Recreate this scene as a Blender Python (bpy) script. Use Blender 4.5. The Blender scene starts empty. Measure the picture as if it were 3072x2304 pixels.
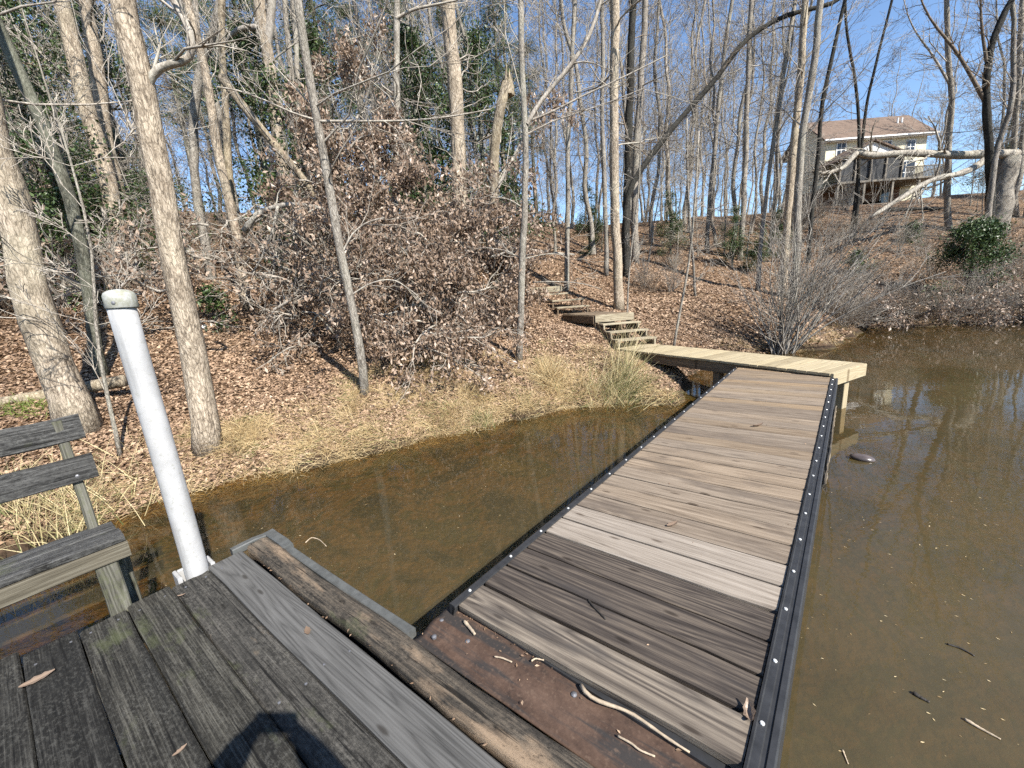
import bpy, math, random
import numpy as np
from mathutils import Vector, Matrix

# ------------------------------------------------------------------ camera, sky, sun, exposure
SC = bpy.context.scene
COL = SC.collection
CAM_H = 2.06                                   # lens above the water
FPX = 1209.0                                   # focal length for a frame 3072 wide
_D = np.array([402.0, 5388.0, FPX]); _D /= np.linalg.norm(_D)
_F = np.array([0, 0, 1.0]) - _D * _D[2]; _F /= np.linalg.norm(_F)
_R = np.cross(_D, _F)
cam_data = bpy.data.cameras.new('camera')
cam_data.sensor_width = 36.0
cam_data.lens = FPX / 3072 * 36.0
cam_data.clip_start = 0.02
cam_data.clip_end = 2000
cam = bpy.data.objects.new('camera', cam_data)
COL.objects.link(cam)
cx, cy, cz = [Vector((_R[i], _F[i], -_D[i])) for i in range(3)]
M = Matrix.Identity(4)
for r in range(3):
    M[r][0] = cx[r]; M[r][1] = -cy[r]; M[r][2] = -cz[r]
M[2][3] = CAM_H
cam.matrix_world = M
SC.camera = cam

LIGHT = Vector((-0.468, 0.566, -0.678)).normalized()
world = bpy.data.worlds.new('World'); SC.world = world; world.use_nodes = True
wn = world.node_tree
sky = wn.nodes.new('ShaderNodeTexSky'); sky.sky_type = 'NISHITA'; sky.sun_disc = False
sky.sun_elevation = math.asin(-LIGHT.z)
sky.sun_rotation = math.atan2(-LIGHT.x, -LIGHT.y)
sky.air_density = 1.0; sky.dust_density = 0.15; sky.ozone_density = 4.0; sky.altitude = 300
bgn = wn.nodes['Background']; bgn.inputs['Strength'].default_value = 0.1
wn.links.new(sky.outputs[0], bgn.inputs['Color'])
sun_d = bpy.data.lights.new('sun', 'SUN'); sun_d.energy = 5.0; sun_d.angle = math.radians(0.53)
sun_d.color = (1.0, 0.95, 0.87)
sun = bpy.data.objects.new('sun', sun_d); COL.objects.link(sun)
sun.rotation_euler = LIGHT.to_track_quat('-Z', 'Y').to_euler()
sun.location = (20, -25, 30)
SC.view_settings.view_transform = 'Standard'
SC.view_settings.look = 'None'
SC.view_settings.exposure = 1.22
SC.view_settings.gamma = 1.0
SC.view_settings.use_curve_mapping = False
SC.render.engine = 'CYCLES'
SC.cycles.max_bounces = 5
SC.cycles.diffuse_bounces = 2
SC.cycles.glossy_bounces = 2
SC.cycles.transparent_max_bounces = 4
SC.cycles.caustics_reflective = False
SC.cycles.caustics_refractive = False
SC.cycles.use_denoising = False
SC.cycles.use_adaptive_sampling = True
SC.cycles.adaptive_threshold = 0.02

# ------------------------------------------------------------------ helpers: picture to place, terrain
K = 3072 / 2212.0
def ray(u, v):
    c = np.array([u * K - 1536.0, v * K - 1152.0, FPX])
    return np.array([c @ _R, c @ _F, -(c @ _D)])
def at(u, v, Y):
    """the place seen at (u, v) that lies Y metres ahead"""
    r = ray(u, v); t = Y / r[1]
    return Vector((r[0] * t, Y, CAM_H + r[2] * t))
def atz(u, v, z):
    r = ray(u, v); t = (z - CAM_H) / r[2]
    return Vector((r[0] * t, r[1] * t, z))

SHORE = np.array([(-300, -60), (-60, -14), (-20, -2.5), (-9, 1.2), (-6.5, 2.2), (-4.8, 3.33), (-4.66, 3.7), (-4.39, 4.0), (-3.96, 4.5),
                  (-2.97, 5.08), (-1.68, 5.67), (-0.82, 5.99), (-0.09, 6.5), (0.9, 6.96), (2.0, 6.86), (2.75, 6.72), (3.1, 7.2), (3.6, 8.2),
                  (4.7, 9.5), (6.76, 10.55), (8.38, 10.6), (9.65, 11.35), (10.84, 12.44), (11.9, 13.7), (13.9, 13.27), (16.4, 12.7),
                  (25, 12), (60, 8), (300, -40)])
def shore_dist(x, y):
    x = np.asarray(x, float); y = np.asarray(y, float)
    best = np.full(x.shape, 1e9)
    for (ax, ay), (bx, by) in zip(SHORE[:-1], SHORE[1:]):
        dx, dy = bx - ax, by - ay
        t = np.clip(((x - ax) * dx + (y - ay) * dy) / (dx * dx + dy * dy), 0, 1)
        best = np.minimum(best, np.hypot(x - ax - t * dx, y - ay - t * dy))
    return np.where(y > np.interp(x, SHORE[:, 0], SHORE[:, 1]), best, -best)
def lump(x, y):
    return (np.sin(1.7 * x + 0.6 * y) * np.cos(1.3 * y - 0.4 * x + 1) * 0.5 + np.sin(0.55 * x - 0.8 * y + 2) * 0.8
            + np.sin(3.9 * x + 1.1) * np.cos(4.3 * y + 0.5 * x) * 0.22)
def hgt(x, y):
    x = np.asarray(x, float); y = np.asarray(y, float)
    s = shore_dist(x, y)
    wig = 0.16 * np.sin(2.3 * x + 0.7) + 0.10 * np.sin(5.1 * x + 1.9 * y) + 0.05 * np.sin(11 * x)
    s = s + np.clip(wig, -0.2, 0.2) * np.exp(-np.abs(s) / 1.2)
    up = np.clip(s, 0, None)
    right = np.clip((x - 10) / 12, 0, 1); right = right * right * (3 - 2 * right)
    top = 21 - 2 * right
    k2 = -0.015 + 0.135 * right
    z = 0.17 * (1 - np.exp(-up / 0.4)) + 0.335 * np.minimum(up, top) + k2 * np.clip(up - top, 0, 24)
    z = z + lump(x, y) * 0.11 * np.clip(up / 2.5, 0, 1)
    lx_ = (x - 3.08) * -0.340 + (y - 9.37) * 0.940; wx_ = np.abs((x - 3.08) * 0.940 + (y - 9.37) * 0.340)
    zs = np.interp(lx_, [-0.3, 0.1, 1.06, 2.75, 3.9, 4.6, 5.6], [0.30, 0.42, 1.02, 1.16, 1.85, 2.1, 3.2])
    bl = np.clip((1.75 - wx_) / 0.75, 0, 1) * np.clip((lx_ + 0.3) / 0.4, 0, 1) * np.clip((5.6 - lx_) / 0.6, 0, 1)
    z = np.where(bl > 0, z + (np.minimum(z, zs) - z) * bl, z)
    dn = np.clip(-s, 0, None)
    bed = -0.05 * (1 - np.exp(-dn / 0.1)) - 0.16 * dn - 0.02 * lump(2 * x, 2 * y)
    bed = np.maximum(bed, -1.1 + 0.04 * lump(x, y))
    return np.where(s > 0, z, bed)
def hz(x, y): return float(hgt(np.array([x]), np.array([y]))[0])
def hit(u, v):
    r = ray(u, v); r = r / np.hypot(r[0], r[1])
    t = np.concatenate([np.arange(1.5, 30, 0.02), np.arange(30, 90, 0.1)])
    z = CAM_H + r[2] * t
    g = hgt(r[0] * t, r[1] * t)
    i = np.argmax(z <= g) if (z <= g).any() else len(t) - 1
    return Vector((r[0] * t[i], r[1] * t[i], float(g[i])))

# ------------------------------------------------------------------ helpers: meshes and objects
class Geo:
    def __init__(s): s.V = []; s.Q = []; s.T = []; s.n = 0; s.qr = []; s.tr = []
    def add(s, v, q=None, t=None, rnd=0.5):
        v = np.asarray(v, float).reshape(-1, 3)
        if q is not None and len(q):
            q = np.asarray(q, int).reshape(-1, 4) + s.n; s.Q.append(q)
            s.qr.append(np.broadcast_to(np.asarray(rnd, float), (len(q),)).copy())
        if t is not None and len(t):
            t = np.asarray(t, int).reshape(-1, 3) + s.n; s.T.append(t)
            s.tr.append(np.broadcast_to(np.asarray(rnd, float), (len(t),)).copy())
        s.V.append(v); s.n += len(v)
    def tube(s, pts, rad, sides=6, cap=False, rough=0.0, rng=None, rnd=0.5):
        p = np.asarray(pts, float); n = len(p)
        rad = np.asarray(rad, float)
        tan = np.gradient(p, axis=0); tan /= (np.linalg.norm(tan, axis=1, keepdims=True) + 1e-9)
        ref = np.array([0.31, 0.9, 0.12]) if abs(tan[:, 1]).mean() < 0.8 else np.array([0.95, 0.1, 0.2])
        a = np.cross(tan, ref); a /= (np.linalg.norm(a, axis=1, keepdims=True) + 1e-9)
        b = np.cross(tan, a)
        th = np.arange(sides) / sides * 2 * math.pi
        rr = rad[:, None] * np.ones(sides)
        if rough and rng is not None: rr = rr * (1 + rough * rng.standard_normal((n, sides)))
        v = p[:, None, :] + rr[..., None] * (np.cos(th)[None, :, None] * a[:, None, :] + np.sin(th)[None, :, None] * b[:, None, :])
        i = np.arange(n - 1)[:, None] * sides; j = np.arange(sides)[None, :]; k = (j + 1) % sides
        q = np.stack([i + j, i + k, i + sides + k, i + sides + j], -1).reshape(-1, 4)
        v = v.reshape(-1, 3); t = None
        if cap:
            v = np.vstack([v, p[:1], p[-1:]]); m = n * sides; jj = np.arange(sides); kk = (jj + 1) % sides
            t = np.vstack([np.stack([kk, jj, np.full(sides, m)], 1), np.stack([(n - 1) * sides + jj, (n - 1) * sides + kk, np.full(sides, m + 1)], 1)])
        s.add(v, q, t, rnd)
    def box(s, x0, x1, y0, y1, z0, z1):
        v = [(x, y, z) for z in (z0, z1) for y in (y0, y1) for x in (x0, x1)]
        s.add(v, [(0, 2, 3, 1), (4, 5, 7, 6), (0, 1, 5, 4), (2, 6, 7, 3), (0, 4, 6, 2), (1, 3, 7, 5)])
    def leaves(s, c, d, nrm, L, W, fold, rnd):
        """folded two-triangle leaves: c centre, d midrib direction, nrm normal (N x 3)"""
        side = np.cross(nrm, d); side /= (np.linalg.norm(side, axis=1, keepdims=True) + 1e-9)
        L = L[:, None]; W = W[:, None]; f = fold[:, None]
        b = c - d * L * 0.5; tip = c + d * L * 0.5 + nrm * f * L * 0.35
        m = c + d * L * 0.06
        l = m + side * W * 0.5 + nrm * f * W; r = m - side * W * 0.5 + nrm * f * W * 0.8
        v = np.stack([b, l, tip, r], 1).reshape(-1, 3)
        i = np.arange(len(c)) * 4
        t = np.stack([np.stack([i, i + 2, i + 1], 1), np.stack([i, i + 3, i + 2], 1)], 1).reshape(-1, 3)
        s.add(v, None, t, np.repeat(rnd, 2))
    def mesh(s, name, smooth=False):
        me = bpy.data.meshes.new(name)
        V = np.vstack(s.V) if s.V else np.zeros((0, 3))
        Q = np.vstack(s.Q) if s.Q else np.zeros((0, 4), int)
        T = np.vstack(s.T) if s.T else np.zeros((0, 3), int)
        me.vertices.add(len(V)); me.vertices.foreach_set('co', V.ravel().astype(np.float32))
        nl = Q.size + T.size; npoly = len(Q) + len(T)
        me.loops.add(nl); me.polygons.add(npoly)
        me.loops.foreach_set('vertex_index', np.concatenate([Q.ravel(), T.ravel()]).astype(np.int32))
        st = np.concatenate([np.arange(len(Q)) * 4, Q.size + np.arange(len(T)) * 3]).astype(np.int32)
        me.polygons.foreach_set('loop_start', st)
        try: me.polygons.foreach_set('loop_total', np.concatenate([np.full(len(Q), 4), np.full(len(T), 3)]).astype(np.int32))
        except Exception: pass
        if npoly:
            at_ = me.attributes.new('rnd', 'FLOAT', 'FACE')
            at_.data.foreach_set('value', np.concatenate([*(s.qr or [np.zeros(0)]), *(s.tr or [np.zeros(0)])]).astype(np.float32))
        me.polygons.foreach_set('use_smooth', np.full(npoly, bool(smooth)))
        me.update(calc_edges=True); me.validate()
        return me

def link(name, me, mat=None, parent=None, mw=None):
    o = bpy.data.objects.new(name, me); COL.objects.link(o)
    if mat is not None and me is not None and len(me.materials) == 0: me.materials.append(mat)
    mw = mw or Matrix.Identity(4)
    if parent is not None:
        o.parent = parent; o.matrix_basis = parent.matrix_basis.inverted() @ mw if parent.parent is None else (parent.parent.matrix_basis @ parent.matrix_basis).inverted() @ mw
    else: o.matrix_basis = mw
    return o
def tag(o, label, cat, group=None):
    o['label'] = label; o['category'] = cat
    if group: o['group'] = group
    return o
def thing(name, label, cat, loc=(0, 0, 0), group=None):
    o = bpy.data.objects.new(name, None); COL.objects.link(o); o.empty_display_size = 0.1
    o.matrix_basis = Matrix.Translation(Vector(loc))
    return tag(o, label, cat, group)
def copy_thing(root, mw, label=None, group=None):
    r = root.copy(); COL.objects.link(r); r.matrix_basis = mw
    if label: r['label'] = label
    if group: r['group'] = group
    for ch in root.children:
        c = ch.copy(); COL.objects.link(c); c.parent = r
        for g in ch.children:
            d = g.copy(); COL.objects.link(d); d.parent = c
    return r
def frame(o, ex, ey, ez=None):
    ex = Vector(ex).normalized(); ey = Vector(ey).normalized(); ez = Vector(ez).normalized() if ez else ex.cross(ey).normalized()
    m = Matrix.Identity(4)
    for r in range(3): m[r][0] = ex[r]; m[r][1] = ey[r]; m[r][2] = ez[r]; m[r][3] = o[r]
    return m

# ------------------------------------------------------------------ materials
def new_mat(name, rough=0.8, spec=0.3):
    m = bpy.data.materials.new(name); m.use_nodes = True
    b = m.node_tree.nodes['Principled BSDF']
    b.inputs['Roughness'].default_value = rough
    b.inputs['Specular IOR Level'].default_value = spec
    return m, m.node_tree, b
def nd(nt, typ, **kw):
    n = nt.nodes.new(typ)
    for k, v in kw.items():
        if k in n.inputs.keys():
            try: n.inputs[k].default_value = v
            except Exception: nt.links.new(v, n.inputs[k])
        else: setattr(n, k, v)
    return n
def L(nt, a, b): nt.links.new(a, b)
def ramp(nt, fac, stops, interp='LINEAR'):
    r = nt.nodes.new('ShaderNodeValToRGB'); r.color_ramp.interpolation = interp
    e = r.color_ramp.elements
    while len(e) < len(stops): e.new(0.5)
    for i, (p, c) in enumerate(stops):
        e[i].position = p; e[i].color = (*c, 1) if len(c) == 3 else c
    if fac is not None: L(nt, fac, r.inputs[0])
    return r.outputs[0]
def mix(nt, fac, a, b, mode='MIX'):
    m = nt.nodes.new('ShaderNodeMix'); m.data_type = 'RGBA'; m.blend_type = mode
    for sock, val in ((m.inputs[0], fac), (m.inputs[6], a), (m.inputs[7], b)):
        if hasattr(val, 'node'): L(nt, val, sock)
        elif isinstance(val, (int, float)): sock.default_value = val
        else: sock.default_value = (*val, 1)
    return m.outputs[2]
def math_n(nt, op, a, b=None, clamp=False):
    m = nt.nodes.new('ShaderNodeMath'); m.operation = op; m.use_clamp = clamp
    for i, v in enumerate((a, b)):
        if v is None: continue
        if hasattr(v, 'node'): L(nt, v, m.inputs[i])
        else: m.inputs[i].default_value = v
    return m.outputs[0]
def coords(nt, scale=(1, 1, 1), rand=True, kind='Object'):
    tc = nt.nodes.new('ShaderNodeTexCoord')
    out = tc.outputs[kind]
    if rand:
        oi = nt.nodes.new('ShaderNodeObjectInfo')
        va = nt.nodes.new('ShaderNodeVectorMath'); va.operation = 'MULTIPLY_ADD'
        cb = nt.nodes.new('ShaderNodeCombineXYZ')
        r = math_n(nt, 'MULTIPLY', oi.outputs['Random'], 71.0)
        L(nt, r, cb.inputs[0]); L(nt, math_n(nt, 'MULTIPLY', oi.outputs['Random'], 39.0), cb.inputs[1]); L(nt, math_n(nt, 'MULTIPLY', oi.outputs['Random'], 17.0), cb.inputs[2])
        va.inputs[1].default_value = (1, 1, 1); L(nt, out, va.inputs[0]); L(nt, cb.outputs[0], va.inputs[2]); out = va.outputs[0]
    mp = nt.nodes.new('ShaderNodeMapping'); mp.inputs['Scale'].default_value = scale
    L(nt, out, mp.inputs['Vector']); return mp.outputs[0]
def noise(nt, vec, scale=1, detail=4, rough=0.6, dist=0.0):
    n = nd(nt, 'ShaderNodeTexNoise', Scale=scale, Detail=detail, Roughness=rough, Distortion=dist)
    L(nt, vec, n.inputs['Vector']); return n.outputs[0]
def bump(nt, b, h, strength=0.5, dist=0.01):
    n = nd(nt, 'ShaderNodeBump', Strength=strength, Distance=dist); L(nt, h, n.inputs['Height']); L(nt, n.outputs[0], b.inputs['Normal'])

def wood(name, dark, mid, light, tint=None, lich=None, blotch=None, gs=1.0, bstr=0.6, knots=True, ring=0.5, vary=0.5, spread=0.0, crust=None):
    """weathered sawn board, grain along local x"""
    m, nt, b = new_mat(name, 0.85, 0.2)
    v1 = coords(nt, (2.6, 190 * gs, 190 * gs)); fine = noise(nt, v1, 1.0, 6, 0.8)
    v2 = coords(nt, (0.38, 9 * gs, 9 * gs))
    w = noise(nt, v2, 1.0, 2, 0.45, 0.35)
    rings = math_n(nt, 'FRACT', math_n(nt, 'MULTIPLY', w, 15.0))
    rings = math_n(nt, 'ABSOLUTE', math_n(nt, 'SUBTRACT', rings, 0.5))
    rings = math_n(nt, 'POWER', math_n(nt, 'MULTIPLY', rings, 2.0), 0.7)
    streak = noise(nt, coords(nt, (1.1, 34, 34)), 1.0, 4, 0.65)
    g = math_n(nt, 'ADD', math_n(nt, 'MULTIPLY', fine, 1.0 - ring * 0.5), math_n(nt, 'MULTIPLY', rings, ring * 0.5))
    g = math_n(nt, 'ADD', math_n(nt, 'MULTIPLY', g, 0.7), math_n(nt, 'MULTIPLY', streak, 0.3))
    col = ramp(nt, g, [(0.36 - spread, dark), (0.50, mid), (0.66 + spread, light)])
    oi = nt.nodes.new('ShaderNodeObjectInfo')
    if tint is not None:
        t = ramp(nt, oi.outputs['Random'], [(0.0, tint[0]), (0.5, tint[1]), (1.0, tint[2])])
        col = mix(nt, vary, col, mix(nt, 1.0, col, t, 'MULTIPLY'))
    if knots:
        vo = nd(nt, 'ShaderNodeTexVoronoi', Scale=1.0, voronoi_dimensions='2D'); L(nt, coords(nt, (1.5, 5.5, 0.3)), vo.inputs['Vector'])
        kf = ramp(nt, vo.outputs['Distance'], [(0.0, (1, 1, 1)), (0.035, (0.85, 0.85, 0.85)), (0.065, (0, 0, 0))])
        col = mix(nt, math_n(nt, 'MULTIPLY', kf, 0.75), col, (dark[0] * 0.5, dark[1] * 0.42, dark[2] * 0.35))
    if blotch is not None:
        bn = noise(nt, coords(nt, (1.3, 4.5, 4.5)), 1.0, 5, 0.65)
        bf = ramp(nt, bn, [(blotch[1], (0, 0, 0)), (blotch[1] + 0.12, (1, 1, 1))])
        bf = math_n(nt, 'MULTIPLY', bf, blotch[2])
        col = mix(nt, bf, col, blotch[0])
    if lich is not None:
        ln = noise(nt, coords(nt, (22, 50, 50)), 1.0, 6, 0.8)
        lf = ramp(nt, ln, [(lich[1], (0, 0, 0)), (lich[1] + 0.07, (1, 1, 1))])
        col = mix(nt, math_n(nt, 'MULTIPLY', lf, lich[2]), col, lich[0])
    if crust is not None:
        c1 = noise(nt, coords(nt, (45, 75, 75)), 1.0, 6, 0.8); c2 = noise(nt, coords(nt, (3, 6, 6)), 1.0, 4, 0.6)
        cf = math_n(nt, 'MULTIPLY', ramp(nt, c1, [(0.50, (0, 0, 0)), (0.60, (1, 1, 1))]), ramp(nt, c2, [(0.35, (0.25, 0.25, 0.25)), (0.65, (1, 1, 1))]))
        col = mix(nt, math_n(nt, 'MULTIPLY', cf, crust[1]), col, crust[0])
        cd = ramp(nt, c1, [(0.36, (1, 1, 1)), (0.46, (0, 0, 0))]); col = mix(nt, math_n(nt, 'MULTIPLY', cd, 0.6), col, (0.004, 0.004, 0.004)); cr = noise(nt, coords(nt, (1.8, 60, 60)), 1.0, 4, 0.6); col = mix(nt, ramp(nt, cr, [(0.34, (0.9, 0.9, 0.9)), (0.42, (0, 0, 0))]), col, (0.004, 0.0038, 0.0035))
        c3 = noise(nt, coords(nt, (2.2, 5, 5)), 1.0, 5, 0.7); col = mix(nt, ramp(nt, c3, [(0.58, (0, 0, 0)), (0.7, (0.5, 0.5, 0.5))]), col, (0.085, 0.095, 0.045))
        g = math_n(nt, 'ADD', g, math_n(nt, 'MULTIPLY', c1, 0.7))
    L(nt, col, b.inputs['Base Color'])
    bump(nt, b, g, bstr, 0.006)
    return m

def bark(name, dark, mid, light, scale=1.0, moss=None, bstr=0.9, vary=0.35):
    m, nt, b = new_mat(name, 0.95, 0.1)
    v = coords(nt, (22 * scale, 22 * scale, 6.5 * scale))
    n1 = noise(nt, v, 1.0, 7, 0.72, 0.5); n2 = noise(nt, coords(nt, (60 * scale, 60 * scale, 12 * scale)), 1.0, 4, 0.7)
    vo = nd(nt, 'ShaderNodeTexVoronoi', Scale=1.3, feature='DISTANCE_TO_EDGE')
    vd = nt.nodes.new('ShaderNodeVectorMath'); vd.operation = 'ADD'; L(nt, v, vd.inputs[0])
    sc = nt.nodes.new('ShaderNodeVectorMath'); sc.operation = 'SCALE'; sc.inputs[3].default_value = 1.6
    nz = nd(nt, 'ShaderNodeTexNoise', Scale=1.2, Detail=4); L(nt, v, nz.inputs['Vector']); L(nt, nz.outputs[1], sc.inputs[0]); L(nt, sc.outputs[0], vd.inputs[1])
    L(nt, vd.outputs[0], vo.inputs['Vector'])
    crack = ramp(nt, vo.outputs['Distance'], [(0.0, (0.25, 0.25, 0.25)), (0.22, (1, 1, 1))])
    h = math_n(nt, 'ADD', math_n(nt, 'MULTIPLY', crack, 0.22), math_n(nt, 'ADD', math_n(nt, 'MULTIPLY', n1, 0.62), math_n(nt, 'MULTIPLY', n2, 0.30)))
    col = ramp(nt, h, [(0.44, dark), (0.60, mid), (0.78, light)])
    oi = nt.nodes.new('ShaderNodeObjectInfo')
    t = ramp(nt, oi.outputs['Random'], [(0, (0.62, 0.62, 0.64)), (0.5, (1, 0.97, 0.93)), (1, (1.25, 1.22, 1.16))])
    col = mix(nt, vary, col, mix(nt, 1.0, col, t, 'MULTIPLY'))
    big = noise(nt, coords(nt, (1.1, 1.1, 0.8)), 1.0, 3, 0.6)
    col = mix(nt, ramp(nt, big, [(0.5, (0, 0, 0)), (0.75, (0.5, 0.5, 0.5))]), col, moss or (light[0] * 0.8, light[1] * 0.85, light[2] * 0.78))
    pn = noise(nt, coords(nt, (6, 6, 2.2)), 1.0, 5, 0.7)
    col = mix(nt, ramp(nt, pn, [(0.38, (0.6, 0.6, 0.6)), (0.56, (0, 0, 0))]), col, mix(nt, 1.0, col, (0.45, 0.43, 0.42), 'MULTIPLY'))
    L(nt, col, b.inputs['Base Color'])
    bump(nt, b, h, bstr, 0.03)
    return m
def leafmat(name, stops, rough=0.7, trans=0.25):
    m, nt, b = new_mat(name, rough, 0.35)
    a = nd(nt, 'ShaderNodeAttribute', attribute_name='rnd')
    col = ramp(nt, a.outputs['Fac'], stops)
    L(nt, col, b.inputs['Base Color'])
    if trans:
        tr = nt.nodes.new('ShaderNodeBsdfTranslucent'); L(nt, col, tr.inputs[0])
        mx = nt.nodes.new('ShaderNodeMixShader'); mx.inputs[0].default_value = trans
        L(nt, b.outputs[0], mx.inputs[1]); L(nt, tr.outputs[0], mx.inputs[2])
        L(nt, mx.outputs[0], nt.nodes['Material Output'].inputs[0])
    return m
def plain(name, col, rough=0.6, spec=0.3, var=0.15, scale=6, metal=0.0, bstr=0.0):
    m, nt, b = new_mat(name, rough, spec); b.inputs['Metallic'].default_value = metal
    n = noise(nt, coords(nt, (scale,) * 3), 1.0, 6, 0.65)
    c = ramp(nt, n, [(0.3, tuple(x * (1 - var) for x in col)), (0.7, tuple(min(1, x * (1 + var)) for x in col))])
    L(nt, c, b.inputs['Base Color'])
    if bstr: bump(nt, b, n, bstr, 0.004)
    return m

MAT = {}
MAT['old_deck'] = wood('old_dark_deck_wood', (0.004, 0.0038, 0.0035), (0.021, 0.020, 0.018), (0.105, 0.101, 0.090),
                       tint=((0.6, 0.6, 0.6), (0.9, 0.9, 0.88), (1.3, 1.27, 1.15)), bstr=1.0, ring=0.15, gs=0.75, vary=1.0, crust=((0.12, 0.117, 0.104), 0.42), blotch=((0.012, 0.0118, 0.011), 0.5, 0.7))
MAT['old_deck_tan'] = wood('flaking_deck_wood', (0.010, 0.0095, 0.0085), (0.036, 0.034, 0.030), (0.095, 0.088, 0.076),
                       blotch=((0.24, 0.18, 0.12), 0.61, 0.9), bstr=1.0, ring=0.15, gs=0.75, crust=((0.16, 0.15, 0.13), 0.42))
MAT['grey_deck'] = wood('silver_grey_deck_wood', (0.036, 0.0355, 0.034), (0.078, 0.0765, 0.073), (0.115, 0.113, 0.108), bstr=0.5, ring=0.5, gs=1.0, lich=((0.08, 0.095, 0.055), 0.66, 0.5))
MAT['log'] = wood('peeling_shaded_edge_timber', (0.012, 0.011, 0.010), (0.045, 0.039, 0.032), (0.13, 0.105, 0.078), blotch=((0.27, 0.195, 0.13), 0.50, 0.85),
                  bstr=1.0, ring=0.15, gs=0.6, crust=((0.17, 0.14, 0.105), 0.35))  # dark tone puts the timber's shadowed half into the colour, tan streaks over it
MAT['ramp'] = wood('gangway_board_wood', (0.068, 0.052, 0.039), (0.178, 0.145, 0.113), (0.285, 0.24, 0.193),
                   tint=((0.80, 0.77, 0.74), (1.0, 0.98, 0.95), (1.14, 1.07, 0.97)), vary=1.0, bstr=0.6, ring=0.25, gs=0.8, blotch=((0.085, 0.068, 0.055), 0.53, 0.65))
MAT['ramp_dark'] = wood('damp_gangway_board_wood', (0.018, 0.0145, 0.0125), (0.054, 0.045, 0.039), (0.145, 0.12, 0.094),
                   tint=((0.85, 0.83, 0.82), (1.0, 0.98, 0.96), (1.3, 1.18, 1.0)), vary=1.0, bstr=0.5, ring=0.45, gs=0.75, blotch=((0.034, 0.030, 0.029), 0.52, 0.7))
MAT['ramp_grain'] = wood('cathedral_grain_gangway_wood', (0.034, 0.028, 0.024), (0.10, 0.083, 0.067), (0.22, 0.185, 0.145), bstr=0.5, ring=0.6, gs=0.8, blotch=((0.05, 0.045, 0.042), 0.56, 0.65))
MAT['ramp_pale'] = wood('bleached_gangway_board_wood', (0.095, 0.077, 0.062), (0.22, 0.187, 0.153), (0.32, 0.28, 0.236), bstr=0.5, ring=0.25, gs=0.8, blotch=((0.12, 0.104, 0.094), 0.53, 0.6))
MAT['ramp_warm'] = wood('yellowish_gangway_board_wood', (0.075, 0.053, 0.034), (0.19, 0.145, 0.10), (0.29, 0.232, 0.164), bstr=0.5, ring=0.25, blotch=((0.15, 0.12, 0.09), 0.54, 0.6),
                   tint=((0.82, 0.81, 0.82), (1.0, 0.98, 0.96), (1.1, 1.02, 0.9)), vary=1.0)
MAT['new_wood'] = wood('fresh_treated_pine', (0.21, 0.168, 0.105), (0.32, 0.272, 0.18), (0.40, 0.35, 0.248), bstr=0.2, ring=0.4, knots=True,
                   tint=((0.78, 0.75, 0.70), (1, 0.98, 0.95), (1.1, 1.07, 1.0)), vary=1.0, blotch=((0.30, 0.25, 0.17), 0.6, 0.5))
MAT['stair_wood'] = wood('weathered_stair_wood', (0.10, 0.08, 0.055), (0.25, 0.21, 0.145), (0.38, 0.34, 0.25), lich=((0.22, 0.23, 0.15), 0.62, 0.5), bstr=0.4)
MAT['stair_dark'] = wood('brown_stair_frame_wood', (0.05, 0.035, 0.022), (0.13, 0.095, 0.062), (0.22, 0.17, 0.115), bstr=0.4)
MAT['bench'] = wood('grey_bench_wood', (0.007, 0.007, 0.0068), (0.042, 0.0415, 0.040), (0.135, 0.133, 0.128), bstr=1.0, ring=0.2, gs=0.9, crust=((0.16, 0.16, 0.148), 0.35))
MAT['bench_front'] = wood('tan_bench_rail_wood', (0.03, 0.026, 0.018), (0.088, 0.077, 0.056), (0.16, 0.147, 0.113), bstr=0.6, ring=0.3)
MAT['bench_post'] = wood('mossy_post_wood', (0.03, 0.03, 0.023), (0.078, 0.075, 0.06), (0.16, 0.155, 0.13), bstr=0.6, lich=((0.085, 0.09, 0.05), 0.5, 0.5))
MAT['bark_pale'] = bark('pale_oak_bark', (0.10, 0.08, 0.062), (0.33, 0.275, 0.21), (0.52, 0.45, 0.36), 1.0)
MAT['bark_grey'] = bark('grey_bark', (0.09, 0.08, 0.068), (0.26, 0.235, 0.20), (0.42, 0.39, 0.34), 1.3)
MAT['bark_dark'] = bark('dark_bark', (0.012, 0.012, 0.011), (0.035, 0.033, 0.029), (0.085, 0.081, 0.072), 1.2, vary=0.15, moss=(0.06, 0.06, 0.05))  # backlit look of the arching tree is put into this dark colour
MAT['bark_far'] = bark('far_wood_bark', (0.09, 0.08, 0.07), (0.25, 0.225, 0.195), (0.42, 0.385, 0.335), 1.0, vary=0.7)
MAT['bark_mossy'] = bark('greenish_bark', (0.05, 0.052, 0.04), (0.135, 0.135, 0.105), (0.22, 0.22, 0.18), 1.2)
MAT['snag'] = bark('rotting_snag_wood', (0.10, 0.082, 0.06), (0.27, 0.225, 0.165), (0.43, 0.375, 0.285), 0.8, moss=(0.38, 0.31, 0.17))
MAT['bleached'] = bark('bleached_dead_wood', (0.13, 0.115, 0.098), (0.30, 0.275, 0.235), (0.45, 0.42, 0.37), 0.8)
MAT['twig'] = bark('grey_twigs', (0.17, 0.15, 0.125), (0.33, 0.30, 0.26), (0.47, 0.435, 0.385), 1.0, bstr=0.2, vary=0.5)
MAT['twig_brown'] = bark('brown_twigs', (0.09, 0.068, 0.048), (0.19, 0.15, 0.115), (0.29, 0.24, 0.19), 1.0, bstr=0.2, vary=0.4)
BR = [(0.0, (0.055, 0.036, 0.023)), (0.3, (0.178, 0.113, 0.070)), (0.55, (0.29, 0.194, 0.124)), (0.8, (0.415, 0.303, 0.205)), (1.0, (0.53, 0.42, 0.31))]
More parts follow.
